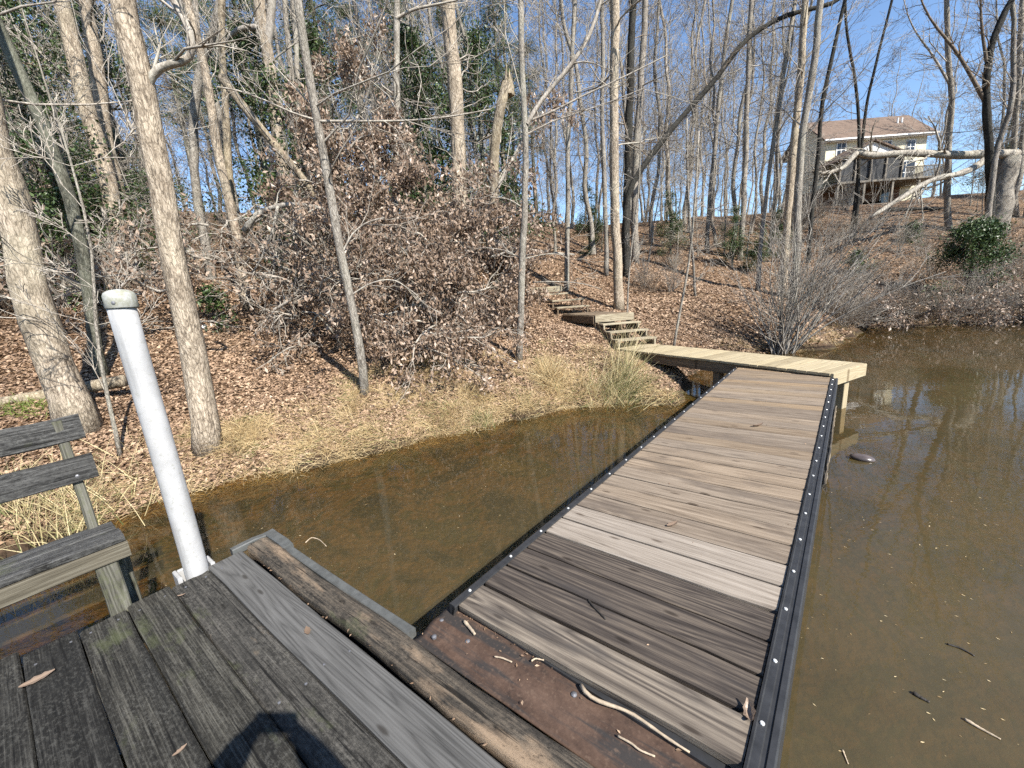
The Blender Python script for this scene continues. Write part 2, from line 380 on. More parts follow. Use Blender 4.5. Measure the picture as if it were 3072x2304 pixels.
MAT['litter'] = leafmat('fallen_oak_leaves', BR, 0.65, 0.0)
MAT['dry_leaf'] = leafmat('clinging_dead_leaves', [(0.0, (0.06, 0.04, 0.027)), (0.3, (0.17, 0.118, 0.082)), (0.65, (0.31, 0.228, 0.168)), (0.9, (0.44, 0.35, 0.275)), (1.0, (0.54, 0.45, 0.37))], 0.4, 0.2)
MAT['straw'] = leafmat('dry_straw_grass', [(0.0, (0.24, 0.165, 0.08)), (0.4, (0.46, 0.34, 0.175)), (0.75, (0.60, 0.47, 0.265)), (0.92, (0.68, 0.57, 0.36)), (1.0, (0.19, 0.22, 0.08))], 0.7, 0.2)
MAT['rush'] = leafmat('green_and_tan_rush', [(0.0, (0.075, 0.105, 0.03)), (0.4, (0.15, 0.17, 0.06)), (0.6, (0.36, 0.30, 0.15)), (1.0, (0.52, 0.44, 0.25))], 0.6, 0.2)
MAT['holly'] = leafmat('glossy_evergreen_leaves', [(0.0, (0.014, 0.026, 0.010)), (0.45, (0.04, 0.068, 0.022)), (0.85, (0.09, 0.13, 0.042)), (1.0, (0.15, 0.18, 0.07))], 0.4, 0.15)
MAT['pine'] = leafmat('pine_needles', [(0.0, (0.025, 0.042, 0.015)), (0.5, (0.075, 0.108, 0.038)), (1.0, (0.16, 0.19, 0.075))], 0.6, 0.2)
MAT['green_leaf'] = leafmat('fresh_green_leaves', [(0.0, (0.10, 0.16, 0.03)), (1.0, (0.25, 0.30, 0.07))], 0.5, 0.3)

# ground: leaf litter in mixed browns, bare silt and drowned leaves below the water line
m, nt, b = new_mat('leafy_ground', 0.9, 0.15)
gv = coords(nt, (1, 1, 1), rand=False)
vo = nd(nt, 'ShaderNodeTexVoronoi', Scale=13.0, Randomness=1.0); L(nt, gv, vo.inputs['Vector'])
sep = nt.nodes.new('ShaderNodeSeparateColor'); L(nt, vo.outputs['Color'], sep.inputs[0])
lc = ramp(nt, sep.outputs[0], BR)
patch = noise(nt, gv, 0.6, 4, 0.6)
lc = mix(nt, ramp(nt, patch, [(0.42, (0, 0, 0)), (0.7, (0.55, 0.55, 0.55))]), lc, (0.27, 0.18, 0.115))
lc = mix(nt, ramp(nt, noise(nt, gv, 9, 4, 0.6), [(0.35, (0.65, 0.65, 0.65)), (0.5, (0, 0, 0))]), lc, (0.055, 0.04, 0.028))
geo_n = nt.nodes.new('ShaderNodeNewGeometry'); sx = nt.nodes.new('ShaderNodeSeparateXYZ'); L(nt, geo_n.outputs['Position'], sx.inputs[0])
wet = ramp(nt, math_n(nt, 'ADD', math_n(nt, 'MULTIPLY', sx.outputs[2], 3.0), 0.5), [(0.40, (1, 1, 1)), (0.62, (0, 0, 0))])
bp = noise(nt, gv, 1.3, 6, 0.7, 0.5)
bedc = ramp(nt, bp, [(0.32, (0.010, 0.010, 0.007)), (0.42, (0.036, 0.036, 0.018)), (0.50, (0.17, 0.10, 0.038)), (0.56, (0.04, 0.05, 0.02)), (0.64, (0.16, 0.12, 0.05)), (0.72, (0.05, 0.05, 0.025))])
bedc = mix(nt, ramp(nt, noise(nt, coords(nt, (1, 1, 1), rand=False), 22, 3, 0.7), [(0.48, (0, 0, 0)), (0.60, (0.75, 0.75, 0.75))]), bedc, (0.13, 0.098, 0.055))
mud = ramp(nt, math_n(nt, 'ADD', math_n(nt, 'MULTIPLY', sx.outputs[2], 3.0), 0.5), [(0.72, (1, 1, 1)), (1.0, (0, 0, 0))])
lc = mix(nt, mud, lc, (0.07, 0.05, 0.034))  # low bank darkened: wet mud, with the undercut's shade put into the colour
lc = mix(nt, 1.0, lc, (0.6, 0.56, 0.52), 'MULTIPLY')  # leaf ground darkened throughout, putting the shade of leaf gaps into its colour
L(nt, mix(nt, wet, lc, bedc), b.inputs['Base Color'])
bump(nt, b, math_n(nt, 'ADD', vo.outputs['Distance'], noise(nt, gv, 30, 3, 0.6)), 0.9, 0.04)
MAT['ground'] = m

# pond water: silty brown, clearer where shallow, mirror-like at a slant
m, nt, b = new_mat('pond_water', 0.1)
nt.nodes.remove(b)
wv = coords(nt, (1, 1, 1), rand=False)
fr = nd(nt, 'ShaderNodeFresnel', IOR=1.35)
gl = nd(nt, 'ShaderNodeBsdfGlossy', Roughness=0.02)
tp = nt.nodes.new('ShaderNodeBsdfTransparent'); tp.inputs[0].default_value = (0.86, 0.74, 0.50, 1)
df = nt.nodes.new('ShaderNodeBsdfDiffuse')
silt = ramp(nt, noise(nt, wv, 0.8, 5, 0.6, 0.5), [(0.3, (0.078, 0.065, 0.036)), (0.5, (0.100, 0.082, 0.045)), (0.7, (0.116, 0.090, 0.048))])
L(nt, silt, df.inputs[0])
dep = nd(nt, 'ShaderNodeAttribute', attribute_name='depth')
mk = math_n(nt, 'SUBTRACT', 1.0, math_n(nt, 'POWER', 2.718, math_n(nt, 'MULTIPLY', dep.outputs['Fac'], -0.8)))
mk = math_n(nt, 'ADD', math_n(nt, 'MULTIPLY', mk, 0.93), 0.05, True)
m1 = nt.nodes.new('ShaderNodeMixShader'); L(nt, mk, m1.inputs[0]); L(nt, tp.outputs[0], m1.inputs[1]); L(nt, df.outputs[0], m1.inputs[2])
m2 = nt.nodes.new('ShaderNodeMixShader'); L(nt, fr.outputs[0], m2.inputs[0]); L(nt, m1.outputs[0], m2.inputs[1]); L(nt, gl.outputs[0], m2.inputs[2])
L(nt, m2.outputs[0], nt.nodes['Material Output'].inputs[0])
bn = nd(nt, 'ShaderNodeBump', Strength=0.07, Distance=0.02)
wh = math_n(nt, 'ADD', noise(nt, coords(nt, (1.6, 4.5, 1), rand=False), 1.0, 3, 0.55), math_n(nt, 'MULTIPLY', noise(nt, wv, 17, 2, 0.5), 0.06))
L(nt, wh, bn.inputs['Height'])
for s_ in (fr, gl): L(nt, bn.outputs[0], s_.inputs['Normal'])
MAT['water'] = m

# rusty plate
m, nt, b = new_mat('rusty_steel_plate', 0.75, 0.3)
v = coords(nt, (1, 1, 1))
rc = ramp(nt, noise(nt, v, 9.0, 7, 0.75), [(0.32, (0.020, 0.014, 0.011)), (0.42, (0.050, 0.030, 0.021)), (0.6, (0.080, 0.049, 0.034)), (0.78, (0.13, 0.085, 0.06))])
st_ = noise(nt, coords(nt, (1.1, 11, 1)), 1.0, 6, 0.68)
rc = mix(nt, ramp(nt, st_, [(0.47, (0, 0, 0)), (0.56, (0.92, 0.92, 0.92))]), rc, (0.024, 0.022, 0.021))  # dark lengthwise bands: shading of the sheet's bends put into the colour
L(nt, mix(nt, ramp(nt, noise(nt, v, 60, 3, 0.6), [(0.55, (0, 0, 0)), (0.75, (0.6, 0.6, 0.6))]), rc, (0.12, 0.08, 0.056)), b.inputs['Base Color'])
bump(nt, b, noise(nt, v, 45, 5, 0.7), 0.35, 0.004)
MAT['rust'] = m
MAT['channel'] = plain('dark_painted_channel', (0.022, 0.0225, 0.024), 0.5, 0.4, 0.35, 14, 0.0, 0.2)
MAT['channel_grey'] = plain('scuffed_grey_edging', (0.075, 0.078, 0.075), 0.55, 0.4, 0.3, 18, 0.0, 0.2)
MAT['rail_wood'] = wood('worn_rub_rail_wood', (0.06, 0.05, 0.04), (0.20, 0.16, 0.11), (0.36, 0.29, 0.2), bstr=0.6, blotch=((0.06, 0.058, 0.055), 0.5, 0.9))
MAT['screw'] = plain('bright_screw_steel', (0.6, 0.6, 0.58), 0.35, 0.5, 0.1, 40, 0.3)
MAT['bolt'] = plain('dull_bolt_steel', (0.16, 0.16, 0.17), 0.5, 0.4, 0.2, 60, 0.5)
m, nt, b = new_mat('chalky_white_pvc', 0.5, 0.4)
v = coords(nt, (1, 1, 1))
pc = ramp(nt, noise(nt, v, 7, 5, 0.6), [(0.3, (0.30, 0.299, 0.297)), (0.7, (0.39, 0.389, 0.387))])
pc = mix(nt, ramp(nt, noise(nt, v, 38, 5, 0.7), [(0.57, (0, 0, 0)), (0.70, (0.65, 0.65, 0.65))]), pc, (0.21, 0.21, 0.17))
pc = mix(nt, ramp(nt, noise(nt, coords(nt, (14, 14, 0.8)), 1.0, 4, 0.6), [(0.52, (0, 0, 0)), (0.68, (0.6, 0.6, 0.6))]), pc, (0.165, 0.166, 0.165))
L(nt, pc, b.inputs['Base Color']); bump(nt, b, noise(nt, v, 30, 4, 0.6), 0.12, 0.003)
MAT['pvc'] = m
m, nt, b = new_mat('algae_stained_cap', 0.6, 0.35)
v = coords(nt, (1, 1, 1))
pc = mix(nt, ramp(nt, noise(nt, v, 22, 6, 0.75), [(0.42, (0, 0, 0)), (0.62, (0.75, 0.75, 0.75))]), (0.34, 0.343, 0.325), (0.18, 0.18, 0.12))
L(nt, pc, b.inputs['Base Color']); MAT['cap'] = m
MAT['stick'] = plain('dry_stick_bark', (0.34, 0.275, 0.20), 0.8, 0.2, 0.35, 30, 0, 0.4)
MAT['dark_stick'] = plain('wet_stick_bark', (0.03, 0.026, 0.022), 0.6, 0.3, 0.3, 30)
MAT['shell'] = plain('wet_dark_shell', (0.075, 0.06, 0.055), 0.25, 0.5, 0.35, 10)
MAT['blue'] = plain('blue_drum_plastic', (0.10, 0.19, 0.36), 0.45, 0.4, 0.15, 8)

# ------------------------------------------------------------------ setting: ground sheet, pond
def axis(near0, near1, step, far0, far1):
    a = [near0]
    d = step
    while a[-1] > far0: d *= 1.16; a.append(a[-1] - d)
    lo = a[::-1][:-1]
    mid = list(np.arange(near0, near1, step))
    a = [mid[-1]]; d = step
    while a[-1] < far1: d *= 1.16; a.append(a[-1] + d)
    return np.array(lo + mid + a[1:])
gx = axis(-9.0, 20.0, 0.14, -400, 400); gy = axis(2.0, 17.0, 0.14, -300, 500)
XX, YY = np.meshgrid(gx, gy)
ZZ = hgt(XX, YY)
far = np.clip((np.hypot(XX, YY) - 110) / 80, 0, 1)
nx, ny = len(gx), len(gy)
idx = np.arange(nx * ny).reshape(ny, nx)
quads = np.stack([idx[:-1, :-1], idx[:-1, 1:], idx[1:, 1:], idx[1:, :-1]], -1).reshape(-1, 4)
g = Geo(); g.add(np.stack([XX, YY, ZZ], -1), quads)
o = link('ground', g.mesh('ground', True), MAT['ground']); o['kind'] = 'structure'; o['label'] = 'hillside and pond bed under brown fallen leaves'
wx = axis(-8.0, 14.0, 0.3, -400, 400); wy = axis(-1.0, 14.0, 0.3, -300, 60)
WX, WY = np.meshgrid(wx, wy)
i2 = np.arange(WX.size).reshape(WX.shape)
g = Geo(); g.add(np.stack([WX, WY, np.zeros_like(WX)], -1), np.stack([i2[:-1, :-1], i2[:-1, 1:], i2[1:, 1:], i2[1:, :-1]], -1).reshape(-1, 4))
me = g.mesh('pond_water', True)
dat = me.attributes.new('depth', 'FLOAT', 'POINT'); dat.data.foreach_set('value', np.clip(-hgt(WX, WY), 0, 2).ravel().astype(np.float32))
o = link('pond_water', me, MAT['water']); o['kind'] = 'structure'; o['label'] = 'murky brown pond water with still reflections'

# ------------------------------------------------------------------ boards
RNG = np.random.default_rng(11)
random.seed(5)
def plank_mesh(c00, c10, c11, c01, ztop, th, rng, seg=5, worn=0.003, name='plank', chamf=0.006, sag=0.0):
    """board with four top corners (xy), c00->c10 along its length; returns mesh in a local frame and that frame"""
    c00, c10, c11, c01 = [np.array(c[:2], float) for c in (c00, c10, c11, c01)]
    ex = (c10 - c00 + c11 - c01); ex /= np.linalg.norm(ex); ey = np.array([-ex[1], ex[0]])
    o2 = (c00 + c10 + c11 + c01) / 4
    prof = [(0, 0, -th), (0, 0, -chamf), (chamf, 1, 0), (-chamf, 2, 0), (0, 3, -chamf), (0, 3, -th)]
    V = []
    for i in range(seg + 1):
        u = i / seg
        a = c00 * (1 - u) + c10 * u; b = c01 * (1 - u) + c11 * u
        w = b - a; wl = np.linalg.norm(w); wn_ = w / wl
        j0, j1 = rng.normal(0, worn, 2); jz = rng.normal(0, worn * 0.5)
        for k, (off, side, z) in enumerate(prof):
            base = a + wn_ * j0 if k < 3 else b + wn_ * j1
            p = base + wn_ * off
            q = p - o2
            V.append((q @ ex, q @ ey, z + jz + (0 if k in (0, 5) else -sag * (2 * u - 1) ** 2)))
    n = len(prof); Q = []
    for i in range(seg):
        for k in range(n):
            l = (k + 1) % n
            Q.append((i * n + k, i * n + l, (i + 1) * n + l, (i + 1) * n + k))
    Q += [(0, 1, 4, 5), (1, 2, 3, 4)]
    e = seg * n
    Q += [(e + 5, e + 4, e + 1, e), (e + 4, e + 3, e + 2, e + 1)]
    g = Geo(); g.add(V, [q[::-1] for q in Q])
    return g.mesh(name), frame((o2[0], o2[1], ztop), (ex[0], ex[1], 0), (ey[0], ey[1], 0))
def plank(parent, mat, c00, c10, c11, c01, ztop, th, rng=RNG, name='plank', **kw):
    me, mw = plank_mesh(c00, c10, c11, c01, ztop, th, rng, name=name, **kw)
    return link(name, me, MAT[mat], parent, mw)
def beam(parent, mat, p0, p1, w, h, name, rng=RNG, up=(0, 0, 1), seg=4, ch=0.006, worn=0.002):
    """squared timber from p0 to p1 (centre line), w wide, h along up; local x along it"""
    p0 = Vector(p0); p1 = Vector(p1); ex = (p1 - p0); Ln = ex.length; ex.normalize()
    up = Vector(up); ey = up.cross(ex).normalized(); ez = ex.cross(ey)
    prof = [(-w / 2 + ch, -h / 2), (w / 2 - ch, -h / 2), (w / 2, -h / 2 + ch), (w / 2, h / 2 - ch), (w / 2 - ch, h / 2), (-w / 2 + ch, h / 2), (-w / 2, h / 2 - ch), (-w / 2, -h / 2 + ch)]
    V = []; Q = []
    for i in range(seg + 1):
        dy, dz = rng.normal(0, worn, 2)
        for (y, z) in prof: V.append((Ln * i / seg, y + dy, z + dz))
    for i in range(seg):
        for k in range(8):
            l = (k + 1) % 8; Q.append((i * 8 + k, i * 8 + l, i * 8 + 8 + l, i * 8 + 8 + k))
    Q = [q[::-1] for q in Q]
    Q += [(0, 1, 2, 7), (7, 2, 3, 6), (6, 3, 4, 5)]
    e = seg * 8
    Q += [(e + 7, e + 2, e + 1, e), (e + 6, e + 3, e + 2, e + 7), (e + 5, e + 4, e + 3, e + 6)]
    Q = [q[::-1] for q in Q]
    g = Geo(); g.add(V, Q)
    return link(name, g.mesh(name), MAT[mat], parent, frame(p0, ex, ey, ez))

# ------------------------------------------------------------------ floating dock in front
D1 = np.array([-0.789, 0.614]); D1 /= np.linalg.norm(D1)
DN = np.array([0.614, 0.789]); DN /= np.linalg.norm(DN)
def dk(a, b): return D1 * a + DN * b
ZD = 0.52
dock = thing('floating_dock', 'old dark weathered plank dock in the foreground', 'dock', (*dk(1.5, 0), 0))
edges = [0.752, 0.556, 0.362, 0.168, -0.018, -0.21, -0.40, -0.59, -0.785, -0.98, -1.175]
mats = ['grey_deck', 'old_deck_tan', 'old_deck', 'old_deck', 'old_deck', 'old_deck', 'old_deck', 'old_deck', 'old_deck', 'old_deck']
ends = [2.965, 2.94, 2.955, 2.925, 2.965, 3.06, 3.03, 3.06, 3.02, 3.05]
for i in range(10):
    b1, b0 = edges[i] - 0.003, edges[i + 1] + 0.003
    a0, a1 = -1.9, ends[i]
    plank(dock, mats[i], dk(a0, b0), dk(a1, b0), dk(a1, b1), dk(a0, b1), ZD + RNG.normal(0, 0.003) - (0.012 if i == 5 else 0), 0.04, worn=0.0022, seg=18, chamf=0.007)
# edge timber, rounded and split, lying a little proud of the boards
g = Geo()
nseg = 40; V = []
for i in range(nseg + 1):
    a = 2.96 - (2.96 + 1.9) * i / nseg
    wob = 0.006 * math.sin(a * 5) + RNG.normal(0, 0.002)
    for k in range(9):
        t = math.pi * k / 8
        b_ = 0.838 + wob - 0.066 * math.cos(t)
        z = 0.024 * math.sin(t) ** 0.33 + RNG.normal(0, 0.0022) - (0.010 if (k == 3 and math.sin(a * 2.3) > 0) else 0)
        V.append((-(a - 1.5), 0, 0) if False else (*(dk(a, b_) - dk(1.5, 0.838)), z))
    V.append((*(dk(a, 0.9045 + wob) - dk(1.5, 0.838)), -0.09)); V.append((*(dk(a, 0.7715 + wob) - dk(1.5, 0.838)), -0.09))
V = np.array(V); R2 = np.array([[D1[0], D1[1]], [-D1[1], D1[0]]])
V[:, :2] = V[:, :2] @ R2.T
Q = [(i * 11 + k, i * 11 + (k + 1) % 11, (i + 1) * 11 + (k + 1) % 11, (i + 1) * 11 + k) for i in range(nseg) for k in range(11)]
Q += [(0, 8, 9, 10), (0, 2, 6, 8), (2, 3, 5, 6)]
g.add(V, Q)
c = dk(1.5, 0.838)
link('edge_timber', g.mesh('edge_timber', True), MAT['log'], dock, frame((c[0], c[1], ZD), (*D1, 0), (-D1[1], D1[0], 0)))
# grey edging strip and its corner piece
def beam2(parent, mat, a0, b0, a1, b1, z, w, h, name):
    p, q = dk(a0, b0), dk(a1, b1); return beam(parent, mat, (*p, z), (*q, z), w, h, name)
beam2(dock, 'channel_grey', 2.70, 0.932, 1.447, 0.932, ZD - 0.012, 0.05, 0.05, 'edging_strip')
beam2(dock, 'channel_grey', 2.99, 0.938, 2.705, 0.938, ZD + 0.006, 0.066, 0.05, 'corner_guard')
beam2(dock, 'channel_grey', 3.0, 0.968, 3.0, 0.70, ZD + 0.003, 0.05, 0.05, 'end_guard')
for b_ in (0.62, 0.3, -0.1, -0.6): # dock frame below the boards
    beam2(dock, 'old_deck', 2.88, b_, -1.9, b_, ZD - 0.13, 0.05, 0.16, 'frame_joist')
beam2(dock, 'bench_post', 2.925, 0.75, 2.925, -1.17, ZD - 0.135, 0.045, 0.18, 'rim_board')
beam2(dock, 'bench_post', 2.9, 0.875, 1.42, 0.875, ZD - 0.19, 0.045, 0.20, 'side_board')
# small fixings on the boards
g = Geo(); g.tube([(0, 0, -0.002), (0, 0, 0.003), (0, 0, 0.0045)], [0.006, 0.006, 0.001], 7, True)
nail_me = g.mesh('nail_head')
for i in range(5):
    bm = (edges[i] + edges[i + 1]) / 2
    for db in (-0.055, 0.055):
        for a in (2.86, 1.62, 0.4):
            p = dk(a + RNG.normal(0, 0.01), bm + db + RNG.normal(0, 0.006))
            link('nail_head', nail_me, MAT['bolt'], dock, Matrix.Translation((*p, ZD + 0.001)))

# rusty plate bridging dock and gangway
plate = thing('transition_plate', 'rust-brown steel plate between dock edge and gangway', 'plate', (*dk(0.5, 1.0), 0.5))
g = Geo(); na, nb_ = 60, 20; V = []
for i in range(na + 1):
    a = 1.405 - (1.405 - 0.02) * i / na
    for j in range(nb_ + 1):
        b_ = 0.912 + (1.36 - 0.912) * j / nb_
        z = 0.006 * math.exp(-((b_ - 1.035) / 0.018) ** 2) + 0.002 * math.sin(a * 3 + b_ * 20) - 0.012 * math.exp(-((b_ - 0.955) / 0.03) ** 2) + 0.03 * (b_ - 0.912)
        V.append((a - 0.5, b_ - 1.0, z))
ii = np.arange((na + 1) * (nb_ + 1)).reshape(na + 1, nb_ + 1)
Q = np.stack([ii[:-1, :-1], ii[:-1, 1:], ii[1:, 1:], ii[1:, :-1]], -1).reshape(-1, 4)
V = np.array(V); n0 = len(V); low = V.copy(); low[:, 2] -= 0.012
rim = [ii[0, :], ii[-1, ::-1], ii[::-1, 0], ii[:, -1]]
g.add(np.vstack([V, low]), np.vstack([Q] + [np.stack([r[:-1], r[:-1] + n0, r[1:] + n0, r[1:]], 1) for r in rim] + [Q[:, ::-1] + n0]))
c = dk(0.5, 1.0)
pm = link('sheet', g.mesh('sheet', True), MAT['rust'], plate, frame((c[0], c[1], ZD + 0.004), (*D1, 0), (*DN, 0), (0, 0, 1)))
g = Geo(); g.tube([(0, 0, -0.004), (0, 0, 0.006), (0, 0, 0.010)], [0.012, 0.012, 0.004], 8, True)
bolt_me = g.mesh('bolt_head')
for (u, v) in ((1010, 1385), (1240, 1500)):
    p = atz(u, v, ZD + 0.01); link('bolt_head', bolt_me, MAT['bolt'], plate, Matrix.Translation((p.x, p.y, ZD + 0.006)))
for a, b_ in ((1.33, 0.975), (1.37, 1.06)):
    link('bolt_head', bolt_me, MAT['bolt'], plate, Matrix.Translation((*dk(a, b_), ZD + 0.004)))

# ------------------------------------------------------------------ gangway
ZR = 0.58
U2 = np.array([0.648, 0.7617]); U2 /= np.linalg.norm(U2)
W2 = np.array([0.789, -0.615]); W2 /= np.linalg.norm(W2)
NL = np.array([-0.372, 1.736])
VP = np.array([U2[1], -U2[0]])
FL, FR_ = np.array([3.76, 6.60]), np.array([4.50, 5.50])
gang = thing('gangway', 'long grey plank gangway with black edge channels over the water', 'gangway', (*(NL + U2 * 3 + VP * 0.6), 0))
e_w = 1.27 / (W2 @ VP)
def gpt(s, x):
    """point on the gangway: s along its left edge, x across (0 left outer edge .. 1.27 right board end)"""
    return NL + U2 * s + W2 * (x / (W2 @ VP))
e1n = np.array([0.8827, 0.47])
def clipfar(p):
    d = (p - FR_) @ e1n + 0.0
    if d > 0.012: p = p - U2 * ((d - 0.012) / (U2 @ e1n))
    return p
kinds = ['ramp_grain', 'ramp_dark', 'ramp_dark', 'ramp_dark', 'ramp_pale', 'ramp_pale', 'ramp', 'ramp', 'ramp', 'ramp', 'ramp', 'ramp', 'ramp', 'ramp', 'ramp_warm', 'ramp',
         'ramp', 'ramp_warm', 'ramp', 'ramp', 'ramp', 'ramp', 'ramp_warm', 'ramp', 'ramp', 'ramp_warm', 'ramp', 'ramp_warm', 'ramp_warm', 'ramp', 'ramp_warm', 'ramp_warm', 'ramp_warm', 'ramp_warm', 'ramp_warm']
s = 0.0; i = 0
while s < 6.4 and i < 36:
    w = 0.174 + RNG.normal(0, 0.0025)
    s1 = s + w
    cs = [gpt(s, 0.035), gpt(s, 1.268), gpt(s1, 1.268), gpt(s1, 0.035)]
    cs = [clipfar(c) for c in cs]
    if np.linalg.norm(cs[3] - cs[0]) > 0.03:
        if np.linalg.norm(cs[2] - cs[1]) < 0.02: cs[2] = cs[1] + U2 * 0.012; 
        plank(gang, kinds[min(i, len(kinds) - 1)], *cs, ZR + RNG.normal(0, 0.0015), 0.036, worn=0.0016, seg=6, chamf=0.007)
    s = s1 + (0.018 if i == 0 else 0.0125 + abs(RNG.normal(0, 0.003))); i += 1
def profile_bar(parent, mat, prof, s0, s1, x, name, seg=24, wob=0.0):
    """a rolled section laid along the gangway: prof = (across, up) loop, from s0 to s1 at offset x"""
    V = []; n = len(prof)
    for i in range(seg + 1):
        t = i / seg; p = NL + U2 * (s0 + (s1 - s0) * t) + VP * x
        dx = RNG.normal(0, wob)
        for (a, z) in prof: V.append(((s0 + (s1 - s0) * t), -(a + dx), z))
    Q = [(i * n + k, i * n + (k + 1) % n, (i + 1) * n + (k + 1) % n, (i + 1) * n + k) for i in range(seg) for k in range(n)]
    g = Geo(); g.add(V, Q)
    m_ = n // 2
    caps = []
    for e in (0, seg * n):
        for k in range(1, n - 1): caps.append((e, e + k, e + k + 1))
    g.T.append(np.array(caps)); g.tr.append(np.full(len(caps), 0.5))
    p = NL + VP * x
    return link(name, g.mesh(name), MAT[mat], parent, frame((p[0], p[1], ZR), (*U2, 0), (-VP[0], -VP[1], 0)))
# left channel: lip over the board ends and a hanging face
profile_bar(gang, 'channel', [(0, -0.11), (0, 0.012), (0.008, 0.016), (0.040, 0.014), (0.042, 0.004), (0.022, 0.002), (0.012, -0.11)], -0.03, 6.25, 0, 'edge_channel')
# right channel: upright lip, grooved top flange and outer face
profile_bar(gang, 'channel', [(0.0, -0.12), (0.0, 0.010), (0.008, 0.012), (0.012, 0.004), (0.034, 0.003), (0.038, -0.004), (0.05, -0.004), (0.054, 0.002), (0.072, 0.001), (0.078, -0.006), (0.082, -0.13), (0.07, -0.13)], -0.05, 6.0, 1.272, 'edge_channel')
rr = [(0.082 + 0.001 + 0.022 * (1 - math.cos(t)), -0.045 + 0.033 * math.sin(t)) for t in np.linspace(-math.pi / 2, math.pi / 2, 7)] + [(0.083, -0.045)]
profile_bar(gang, 'rail_wood', rr, 2.35, 4.55, 1.272, 'rub_rail', wob=0.002)
profile_bar(gang, 'channel', [(0.0, -0.19), (0.0, -0.037), (1.2, -0.037), (1.2, -0.19)], 0.015, 0.05, 0.036, 'end_beam', seg=1)
profile_bar(gang, 'old_deck', [(0.1, -0.17), (0.1, -0.038), (0.14, -0.038), (0.14, -0.17)], 0.06, 6.0, 0.0, 'joist', seg=3)
profile_bar(gang, 'old_deck', [(1.12, -0.17), (1.12, -0.038), (1.16, -0.038), (1.16, -0.17)], 0.06, 5.9, 0.0, 'joist', seg=3)
g = Geo(); g.tube([(0, 0, -0.004), (0, 0, 0.002), (0, 0, 0.0055), (0, 0, 0.0065)], [0.0075, 0.0082, 0.006, 0.001], 9, True)
screw_me = g.mesh('screw')
s = 0.10
while s < 6.1:
    p = NL + U2 * (s + RNG.normal(0, 0.012)) + VP * 0.026
    link('screw', screw_me, MAT['screw'], gang, Matrix.Translation((p[0], p[1], ZR + 0.015)))
    p = NL + U2 * (s + 0.10 + RNG.normal(0, 0.012)) + VP * (1.272 + 0.023)
    if s < 5.85: link('screw', screw_me, MAT['screw'], gang, Matrix.Translation((p[0], p[1], ZR + 0.0045)))
    s += 0.315

# ------------------------------------------------------------------ fixed platform at the shore
ZP = 0.642
E1 = np.array([-0.47, 0.8827]); E2 = np.array([0.8827, 0.47])
PC = np.array([4.49, 5.50])
def pp(l, w): return PC + E1 * l + E2 * w
plat = thing('shore_platform', 'pale new wooden platform on posts at the end of the gangway', 'platform', (*pp(2, 0.5), 0))
l = 0.0; i = 0
while l < 4.25:
    w = 0.139
    ex = RNG.normal(0, 0.006)
    plank(plat, 'new_wood', pp(l, -0.03 + ex), pp(l, 0.985), pp(l + w, 0.985), pp(l + w, -0.03 + ex), ZP + RNG.normal(0, 0.001), 0.036, worn=0.001, seg=3, chamf=0.003)
    l += w + 0.004; i += 1
pl_len = l
def pb(l0, w0, l1, w1, z, wd, h, name, mat='new_wood'):
    p, q = pp(l0, w0), pp(l1, w1); return beam(plat, mat, (*p, z), (*q, z), wd, h, name, worn=0.0005)
pb(-0.022, -0.01, -0.022, 0.985, ZP - 0.096, 0.038, 0.188, 'fascia_board')
pb(0.0, 0.03, pl_len, 0.03, ZP - 0.036 - 0.095, 0.04, 0.186, 'rim_joist', 'stair_dark')
pb(0.0, 0.955, pl_len, 0.955, ZP - 0.036 - 0.095, 0.04, 0.186, 'rim_joist', 'stair_dark')
for lx in (1.0, 2.0, 3.0, 4.2): pb(lx, 0.055, lx, 0.93, ZP - 0.036 - 0.095, 0.04, 0.18, 'cross_joist', 'stair_dark')
for (lx, wx_) in ((0.10, 0.60), (0.10, 0.12), (1.78, 0.12), (1.78, 0.86), (3.5, 0.12), (3.5, 0.86)):
    p = pp(lx, wx_); zb = hz(*p) - 0.4
    beam(plat, 'new_wood' if lx < 1 else 'stair_dark', (*p, zb), (*p, ZP - 0.037), 0.135, 0.135, 'post', up=(*E1, 0), worn=0.001)

# ------------------------------------------------------------------ stairs up the bank
stairs = thing('bank_stairs', 'weathered wooden steps climbing from platform to a leaf-strewn landing', 'stairs', (2.8, 10, 0.6))
SX = np.array([0.985, 0.10]); SX /= np.linalg.norm(SX); SY = np.array([-0.34, 0.94]); SY /= np.linalg.norm(SY)
S0 = np.array([2.62, 9.32])
steps = [(0.12, 0.812), (0.42, 0.985), (0.72, 1.16)]
def stp(l, w): return S0 + SY * l + SX * w
for (l, z) in steps:
    plank(stairs, 'stair_wood', stp(l, -0.02), stp(l, 0.95), stp(l + 0.255, 0.95), stp(l + 0.255, -0.02), z, 0.037, name='tread')
for w_ in (0.012, 0.46, 0.90):
    for (l, z) in steps:
        p = stp(l + 0.03, w_); beam(stairs, 'stair_wood' if w_ != 0.46 else 'stair_dark', (*p, z - 0.21), (*p, z - 0.039), 0.045, 0.05, 'riser_block', up=(*SY, 0))
    p, q = stp(0.0, w_), stp(1.02, w_)
    beam(stairs, 'stair_dark', (*stp(0.2, w_), 0.62), (*stp(1.1, w_), 1.15), 0.04, 0.16, 'stringer')
LZ = 1.37
plank(stairs, 'stair_dark', stp(1.06, -0.04), stp(1.06, 0.96), stp(1.30, 0.96), stp(1.30, -0.04), LZ, 0.036, name='landing_board')
for k in range(1, 7):
    plank(stairs, 'stair_dark', stp(1.06 + k * 0.246, -0.04), stp(1.06 + k * 0.246, 0.96), stp(1.30 + k * 0.246, 0.96), stp(1.30 + k * 0.246, -0.04), LZ, 0.036, name='landing_board')
